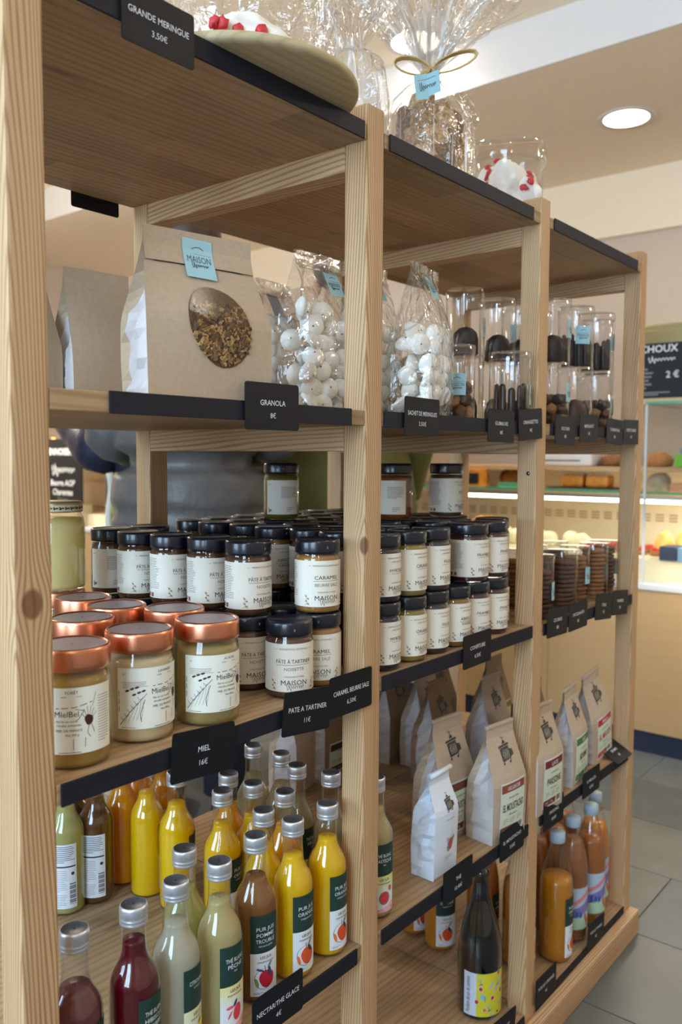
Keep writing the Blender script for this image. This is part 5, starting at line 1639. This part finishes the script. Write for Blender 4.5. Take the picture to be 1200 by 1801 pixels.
for i in range(14):
    y = .30 + (i % 7) * .066; x = 2.90 + (i // 7) * .085
    t = thing('fruit_tart', '%s red fruit tart from the far post, %s row in the lit case' % (ORD[i % 7], ('front', 'rear')[i // 7]), 'tart', (x, y, .7005), 0, 'red fruit tarts in the lit case')
    MB().lathe([(.024, 0), (.030, .016), (.026, .018), (.001, .018)], M_bread, 16, cap1=False).build('crust', t)
    for k in range(5):
        a = k * 2 * PI / 5; lump(70 + k, .010, .010, .0095, M_straw, 'berry', t, 2, .12).location = (.014 * math.cos(a), .014 * math.sin(a), .0165)
for i in range(7):
    a = rnd.uniform(-.4, .4)
    blob('bread_loaf', 'brown loaf on the counter glass shelf, %s from the price slate end' % ORD[6 - i], 'bread', (3.0 + (i % 2) * .12, 1.10 + i * .085, zs1), .050, .040, .050, (M_bread, M_bread2)[i % 2], 20 + i, 'brown loaves on the glass shelf', a)
t = thing('shelf_sign', 'small black price slate on an orange wooden block in the bread case', 'sign', (2.86, 1.275, zs1))
MB().box(0, .02, -.11, .07, 0, .075, M_cakeo, .003).build('wooden_block', t); MB().box(-.006, 0, -.075, .035, .012, .058, M_card, .001).build('slate', t)
d = Decal(lambda u, v, off: (-.006 - off, -.02 - u, .036 + v)); d.text('PAIN', 0, .004, .013, M_white); d.text('3€', 0, -.014, .012, M_white); d.build('lettering', t)
for i in range(6):
    blob('brioche', '%s golden brioche on the case floor, seen through the middle bay' % ORD[i], 'bread', (2.92 + (i % 2) * .1, 1.22 + (i // 2) * .16, .7005), .06, .06, .07, M_cakeo, 90 + i, 'golden brioches on the case floor')
# the glazed end next to the far post
for i, (y, z) in enumerate(((.455, .7005), (.375, .7005))):
    blob('dome_cake', ('golden domed cake in the glazed case beside the far post', 'golden domed cake in the glazed case, second from the far post')[i], 'cake', (2.92, y - .04, z), .036, .034, .062, pm('golden_dome', (246, 196, 104), .35), 5 + i, 'golden domed cakes')
tag(MB().box(-.05, .05, -.075, .075, 0, .05, M_bx[0], .003).build('pastry_box', None, (2.80, .235, .7005)), 'pale blue box in the glazed case in front of the domed cakes', 'box')
tag(MB().box(-.05, .05, -.03, .03, 0, .052, M_bx[1], .003).build('pastry_box', None, (2.80, .345, .7005)), 'navy box in the glazed case beside the pale blue box', 'box')
blob('cream_cake', 'large white cream cake behind the blue box', 'cake', (2.95, .20, .7005), .09, .09, .085, M_cream, 15, sub=3, amp=.08)
tag(MB().box(-.05, .05, -.05, .05, 0, .05, M_bx[2], .004).build('pastry_box', None, (2.96, .33, 1.0405)), 'bright green box on the wooden shelf of the glazed case', 'box')
blob('bread_roll', 'split pale sandwich roll on the wooden shelf beside the green box', 'bread', (2.96, .455, 1.0405), .04, .055, .036, M_bread, 17)
tag(MB().box(-.05, .05, -.06, .06, 0, .075, M_bx[0], .004).build('pastry_box', None, (3.10, .345, 1.0405)), 'slate blue box standing behind the green box', 'box')
blob('bread_roll', 'grey floured roll on the glass shelf beside the far post', 'bread', (2.94, .445, zs1), .04, .045, .045, pm('floured', (172, 160, 136), .8, var=.3), 18)
tag(MB().box(-.05, .05, -.07, .07, 0, .032, pm('box_tan', (206, 150, 112), .5), .006).build('pastry_box', None, (2.94, .32, zs1)), 'flat tan box on the glass shelf below the green box', 'box')
# chalkboards
t = thing('menu_board', 'tall black menu slate reading CHOUX on a wooden foot on the glass top', 'sign', (2.85, .432, 1.2755), 0)
t.location = (2.85, .412, 1.2755)
MB().box(-.003, .006, -.075, .13, .024, .230, M_card, .001).build('slate', t); MB().box(-.02, .03, -.10, .13, 0, .0235, M_board, .002).build('foot', t); MB().box(.007, .025, -.098, -.080, .0238, .13, M_board, .002).build('prop', t)
d = Decal(lambda u, v, off: (-.003 - off, -u + .0275, v)); d.text('CHOUX', .01, .196, .038, M_white, maxw=.15, bold=.012); d.script(.02, .168, .10, .016, M_white, .0005, .003, 3)
for k in range(6): d.rect(-.085, -.085 + (.055, .075, .07, .06, .07, .05)[k], .130 - k * .014, .137 - k * .014, M_grey)
d.text('2 €', .062, .100, .034, M_white, bold=.012); d.lines(-.085, .08, .034, .05, 2, .005, M_grey); d.build('lettering', t)
tag(MB().box(-.003, .004, -.05, .05, 0, .062, M_card).build('price_slate', None, (2.86, .20, 1.2755)), 'small black slate on the glass top beside the CHOUX board', 'sign')
t = thing('menu_board', 'black menu slate reading VIENNOISERIES before the heap of pastries', 'sign', (2.735, 4.19, .7000))
MB().box(-.004, .006, -.2, .26, .06, .48, M_card, .002).build('slate', t); MB().box(-.05, .06, -.22, .26, -.0770, .0595, M_board, .002).build('foot', t)
d = Decal(lambda u, v, off: (-.004 - off, .03 - u, v)); d.text('VIENNOISERIES', 0, .375, .062, M_white, maxw=.40, bold=.015); d.script(.02, .275, .26, .05, M_white, .0006, .006, 3)
d.text('Beurre AOP', .01, .175, .055, M_white, shear=.2, maxw=.32, bold=.01); d.text('Charentes', .01, .115, .055, M_white, shear=.2, maxw=.30, bold=.01); d.text('Poitou', .01, .072, .04, M_grey, shear=.2, maxw=.2); d.build('lettering', t)
for i in range(34):
    lv = i // 14
    blob('croissant', '%s golden pastry along, %s layer of the heap behind the VIENNOISERIES board' % (('first', 'second', 'third', 'fourth', 'fifth', 'sixth', 'seventh', 'eighth', 'ninth', 'tenth', 'eleventh', 'twelfth', 'thirteenth', 'fourteenth')[i % 14], ORD[lv]), 'pastry', (2.86 + rnd.uniform(0, .22), 3.95 + (i % 14) * .072 + rnd.uniform(-.01, .01), 1.0305 + lv * .055), .075, .045, .060, M_cakeo if i % 3 else M_bread, 100 + i, 'golden pastries in the lit heap', rnd.uniform(0, 3), 2, .3)
area('case_light', (2.95, 4.4, 1.42), (2.9, 4.4, 1.0), .25, 1.6, 60, (1, .88, .68))
area('case_light', (2.94, .2, .897), (2.95, .2, .7), .05, 2.0, 11, (1, .90, .74))
# steel hood on the wall behind the counter
t = thing('steel_hood', 'olive reflecting steel cabinet on the wall behind the counter', 'cabinet', (0, 0, 0))
MB().box(3.84, 4.155, -.9, .95, 1.40, 1.73, pm('hood_steel', (176, 170, 130), .22, metal=.9), .01).build('body', t); MB().box(3.832, 3.839, -.85, .0, 1.43, 1.70, M_steel, .003).build('door', t); MB().box(3.832, 3.839, .02, .90, 1.43, 1.70, pm('hood_steel', (176, 170, 130)), .003).build('door', t)

# ------------------------------------------------------------------ customers between shelf and counter
def person(label, loc, rz, skin, hairc, legc, arm_l, arm_r):
    """one continuous skinned body; clothing and hair are added as children.  Faces local -Y."""
    t = thing('person', label, 'person', loc, rz)
    V = []; E = []; Rr = []

    def v(x, y, z, r, p=None, r2=None):
        V.append((x, y, z)); Rr.append((r, r2 or r))
        if p is not None: E.append((p, len(V) - 1))
        return len(V) - 1
    pel = v(0, 0, .93, .125, None, .10); ab = v(0, 0, 1.08, .12, pel, .095); ch = v(0, .005, 1.28, .135, ab, .105); up = v(0, .005, 1.40, .10, ch, .085)
    nk = v(0, 0, 1.48, .052, up); jw = v(0, -.012, 1.55, .062, nk, .075); hd = v(0, -.008, 1.62, .074, jw, .090); tp = v(0, .004, 1.70, .055, hd, .065)
    for s in (-1, 1):
        hp = v(s * .09, 0, .87, .085, pel); kn = v(s * .095, -.01, .48, .058, hp); an = v(s * .095, .02, .09, .040, kn); v(s * .10, -.06, .045, .038, an); v(s * .10, -.13, .03, .030, len(V) - 1)
        pts = arm_l if s < 0 else arm_r
        sh = v(s * .165, .005, 1.385, .058, up); el = v(*pts[0], .043, sh); wr = v(*pts[1], .028, el)
        dx = Vector(pts[1]) - Vector(pts[0]); dx.normalize(); side = dx.cross(Vector((0, 0, 1)))
        side = side.normalized() if side.length > .1 else Vector((1, 0, 0))
        pm_ = Vector(pts[1]) + dx * .055; pa = v(*pm_, .030, wr, .018)
        for k, (o_, L) in enumerate(((-.024, .055), (-.008, .066), (.008, .070), (.024, .058))):
            a = pm_ + side * o_ + dx * .028; b2 = a + dx * L * .55 + Vector((0, 0, -.010)); c2 = b2 + dx * L * .35 + Vector((0, 0, -.016))
            i1 = v(*a, .010, pa); i2 = v(*b2, .009, i1); v(*c2, .008, i2)
        th = Vector(pts[1]) + dx * .02 + side * -.032; i1 = v(*th, .011, wr); v(*(th + dx * .035 - side * .012), .009, i1)
    v(0, -.105, 1.595, .011, hd)   # nose
    me = bpy.data.meshes.new('body'); me.from_pydata(V, E, []); me.materials.append(skin)
    o = link('body', me, t)
    m_ = o.modifiers.new('skin', 'SKIN'); m_.use_smooth_shade = True
    for i, sv in enumerate(me.skin_vertices[0].data):
        sv.radius = Rr[i]; sv.use_root = (i == 0)
    o.modifiers.new('sub', 'SUBSURF').levels = 1
    o.modifiers['sub'].render_levels = 1
    # face
    for s in (-1, 1):
        mb = MB(); mb.lathe([(.001, -.009), (.007, -.006), (.009, 0), (.007, .006), (.001, .009)], M_white, 10, T=Matrix.Translation((s * .030, -.088, 1.622)))
        mb.lathe([(.001, -.004), (.004, 0), (.001, .004)], M_ink, 8, T=Matrix.Translation((s * .030, -.096, 1.622))); mb.build('eye', t)
    mb = MB(); mb.lathe([(.001, -.006), (.02, -.002), (.02, .002), (.001, .006)], P('lips', (168, 96, 88)), 14, sq=.4, T=Matrix.Translation((0, -.088, 1.553))); mb.build('mouth', t)
    for s in (-1, 1): MB().lathe([(.001, -.028), (.013, -.012), (.016, .008), (.012, .024), (.001, .030)], skin, 10, sq=.9, T=Matrix.Translation((s * .078, .006, 1.61))).build('ear', t)
    hm = lump(7, .092, .105, .085, hairc, 'hair', t, 3, .06, False); hm.location = (0, .022, 1.595)
    mb = MB()
    for s in (-1, 1): mb.tube([(s * .085, 0, .94), (s * .095, 0, .86), (s * .098, -.01, .48), (s * .098, .015, .10)], [.10, .098, .075, .066], legc, 14)
    mb.build('trousers', t)
    for s in (-1, 1):
        mb = MB(); mb.box(s * .10 - .045, s * .10 + .045, -.19, .07, 0, .085, pm('shoe_dark', (40, 36, 36), .5), .03); mb.build('shoe', t)
    return t


def coat(t, rings, m, sleeves, n=44, quilt=0., seed=1, sm=None, cuffs=True, folds=.0):
    q = random.Random(seed); mb = MB(); rows = []
    fine = []
    for (z0, a0, b0, y0), (z1, a1, b1, y1) in zip(rings[:-1], rings[1:]):
        st = max(1, int(abs(z1 - z0) / .012))
        for i in range(st):
            f = i / st; fine.append((z0 + (z1 - z0) * f, a0 + (a1 - a0) * f, b0 + (b1 - b0) * f, y0 + (y1 - y0) * f))
    fine.append(rings[-1])
    vs = []; fs = []
    for j, (z, a, b_, yc) in enumerate(fine):
        for i in range(n):
            an = 2 * PI * i / n
            k = 1.0
            if quilt: k += quilt * (abs(math.sin(PI * z / .115)) ** .5 - .6) + quilt * .9 * mnoise.noise(Vector((math.cos(an) * 5, math.sin(an) * 5, z * 14 + seed)))
            if folds: k += folds * math.sin(9 * an + 3 * mnoise.noise(Vector((z * 4, seed, 0)))) * (1 - (z - rings[0][0]) / (rings[-1][0] - rings[0][0]))
            vs.append((a * k * math.cos(an), b_ * k * math.sin(an) + yc, z))
    for j in range(len(fine) - 1):
        for i in range(n):
            k = (i + 1) % n; fs.append((j * n + i, j * n + k, (j + 1) * n + k, (j + 1) * n + i))
    mb.add(vs, fs, m, True)
    for pts in sleeves:
        P3 = []; rr = []
        for (p0, r0), (p1, r1) in zip(pts[:-1], pts[1:]):
            st = max(2, int((Vector(p1) - Vector(p0)).length / .014))
            for i in range(st):
                f = i / st; P3.append(Vector(p0).lerp(Vector(p1), f)); rr.append(r0 + (r1 - r0) * f)
        P3.append(Vector(pts[-1][0])); rr.append(pts[-1][1])
        if quilt: rr = [r * (1 + quilt * 1.2 * (abs(math.sin(i * .42)) ** .6 - .5)) for i, r in enumerate(rr)]
        mb.tube(P3, rr, sm or m, 18)
    return mb.build('coat', t)


skin1 = pm('skin_tone', (214, 168, 142), .5)
M_puff = pm('grey_puffer', (92, 90, 88), .42, bump=(26, .5, .01), var=.08); M_navyc = pm('navy_puffer', (32, 36, 58), .45, bump=(26, .4, .01)); M_olive = pm('olive_coat', (86, 84, 34), .8, bump=(40, .2, .004), var=.08)
p1 = person('person in a grey puffer jacket with a gathered waist, seen from behind through the shelf', (1.228, 1.196, 0), 2.25, skin1, pm('hair_brown', (70, 48, 34), .5), pm('trousers_dark', (36, 38, 48), .7), [(-.23, -.04, 1.14), (-.16, -.24, 1.06)], [(.23, -.04, 1.14), (.16, -.24, 1.06)])
coat(p1, [(.86, .195, .165, 0), (.88, .215, .185, 0), (.95, .225, .195, 0), (1.02, .215, .185, 0), (1.045, .168, .142, 0), (1.075, .170, .144, 0), (1.10, .212, .180, 0), (1.20, .225, .190, 0), (1.34, .215, .165, 0), (1.43, .13, .11, 0), (1.50, .085, .085, 0)],
     M_puff, [[((-.165, .0, 1.38), .085), ((-.235, -.04, 1.14), .080), ((-.165, -.22, 1.07), .05)], [((.165, .0, 1.38), .085), ((.235, -.04, 1.14), .080), ((.165, -.22, 1.07), .05)]], quilt=.06, seed=3)
p2 = person('person in a navy jacket reaching towards the lit pastries', (1.5260, 1.6640, 0), PI, skin1, pm('hair_black', (40, 34, 32), .5), pm('trousers_navy', (30, 36, 50), .7), [(-.22, -.02, 1.12), (-.18, -.20, 1.10)], [(.215, -.08, 1.08), (.17, -.36, 1.21)])
coat(p2, [(.98, .19, .16, 0), (1.05, .21, .18, 0), (1.25, .215, .18, 0), (1.36, .205, .155, 0), (1.44, .12, .10, 0), (1.50, .085, .085, 0)], M_navyc,
     [[((-.165, .0, 1.38), .08), ((-.225, -.02, 1.12), .08), ((-.18, -.19, 1.10), .06)], [((.165, .0, 1.38), .08), ((.22, -.08, 1.09), .085), ((.172, -.33, 1.20), .06)]], quilt=.04, seed=6)
t = thing('scarf', 'long scarf with yellow, pale and teal stripes hanging below the navy jacket', 'scarf', (1.2700, 1.5470, 0), -.9)
for i, c in enumerate(((206, 206, 190), (180, 170, 40), (30, 40, 44), (176, 170, 60), (40, 60, 66), (20, 96, 110))):
    mb = MB(); pts = [(-.06 + i * .022 + .004 * math.sin(k * .9 + i), .006 * math.sin(k * .7 + i * 2), 1.02 - k * .026) for k in range(14)]
    mb.tube(pts, [.0115] * 13 + [.007], P('scarf_%d' % i, c, .85), 8); mb.build('stripe', t)
p3 = person('person in a long olive green coat standing behind the middle of the shelf', (1.7580, 1.0800, 0), 2.25, skin1, pm('hair_grey', (120, 110, 100), .5), pm('trousers_black', (30, 30, 32), .7), [(-.23, -.02, 1.14), (-.21, -.12, .92)], [(.23, -.02, 1.14), (.21, -.12, .92)])
coat(p3, [(.46, .285, .235, 0), (.70, .265, .215, 0), (.95, .245, .195, 0), (1.12, .220, .170, 0), (1.30, .215, .165, 0), (1.38, .19, .14, 0), (1.45, .11, .10, 0), (1.51, .085, .085, 0)], M_olive,
     [[((-.16, .0, 1.38), .075), ((-.245, -.02, 1.13), .07), ((-.22, -.11, .95), .055)], [((.16, .0, 1.38), .075), ((.245, -.02, 1.13), .07), ((.22, -.11, .95), .055)]], seed=4, folds=.035)
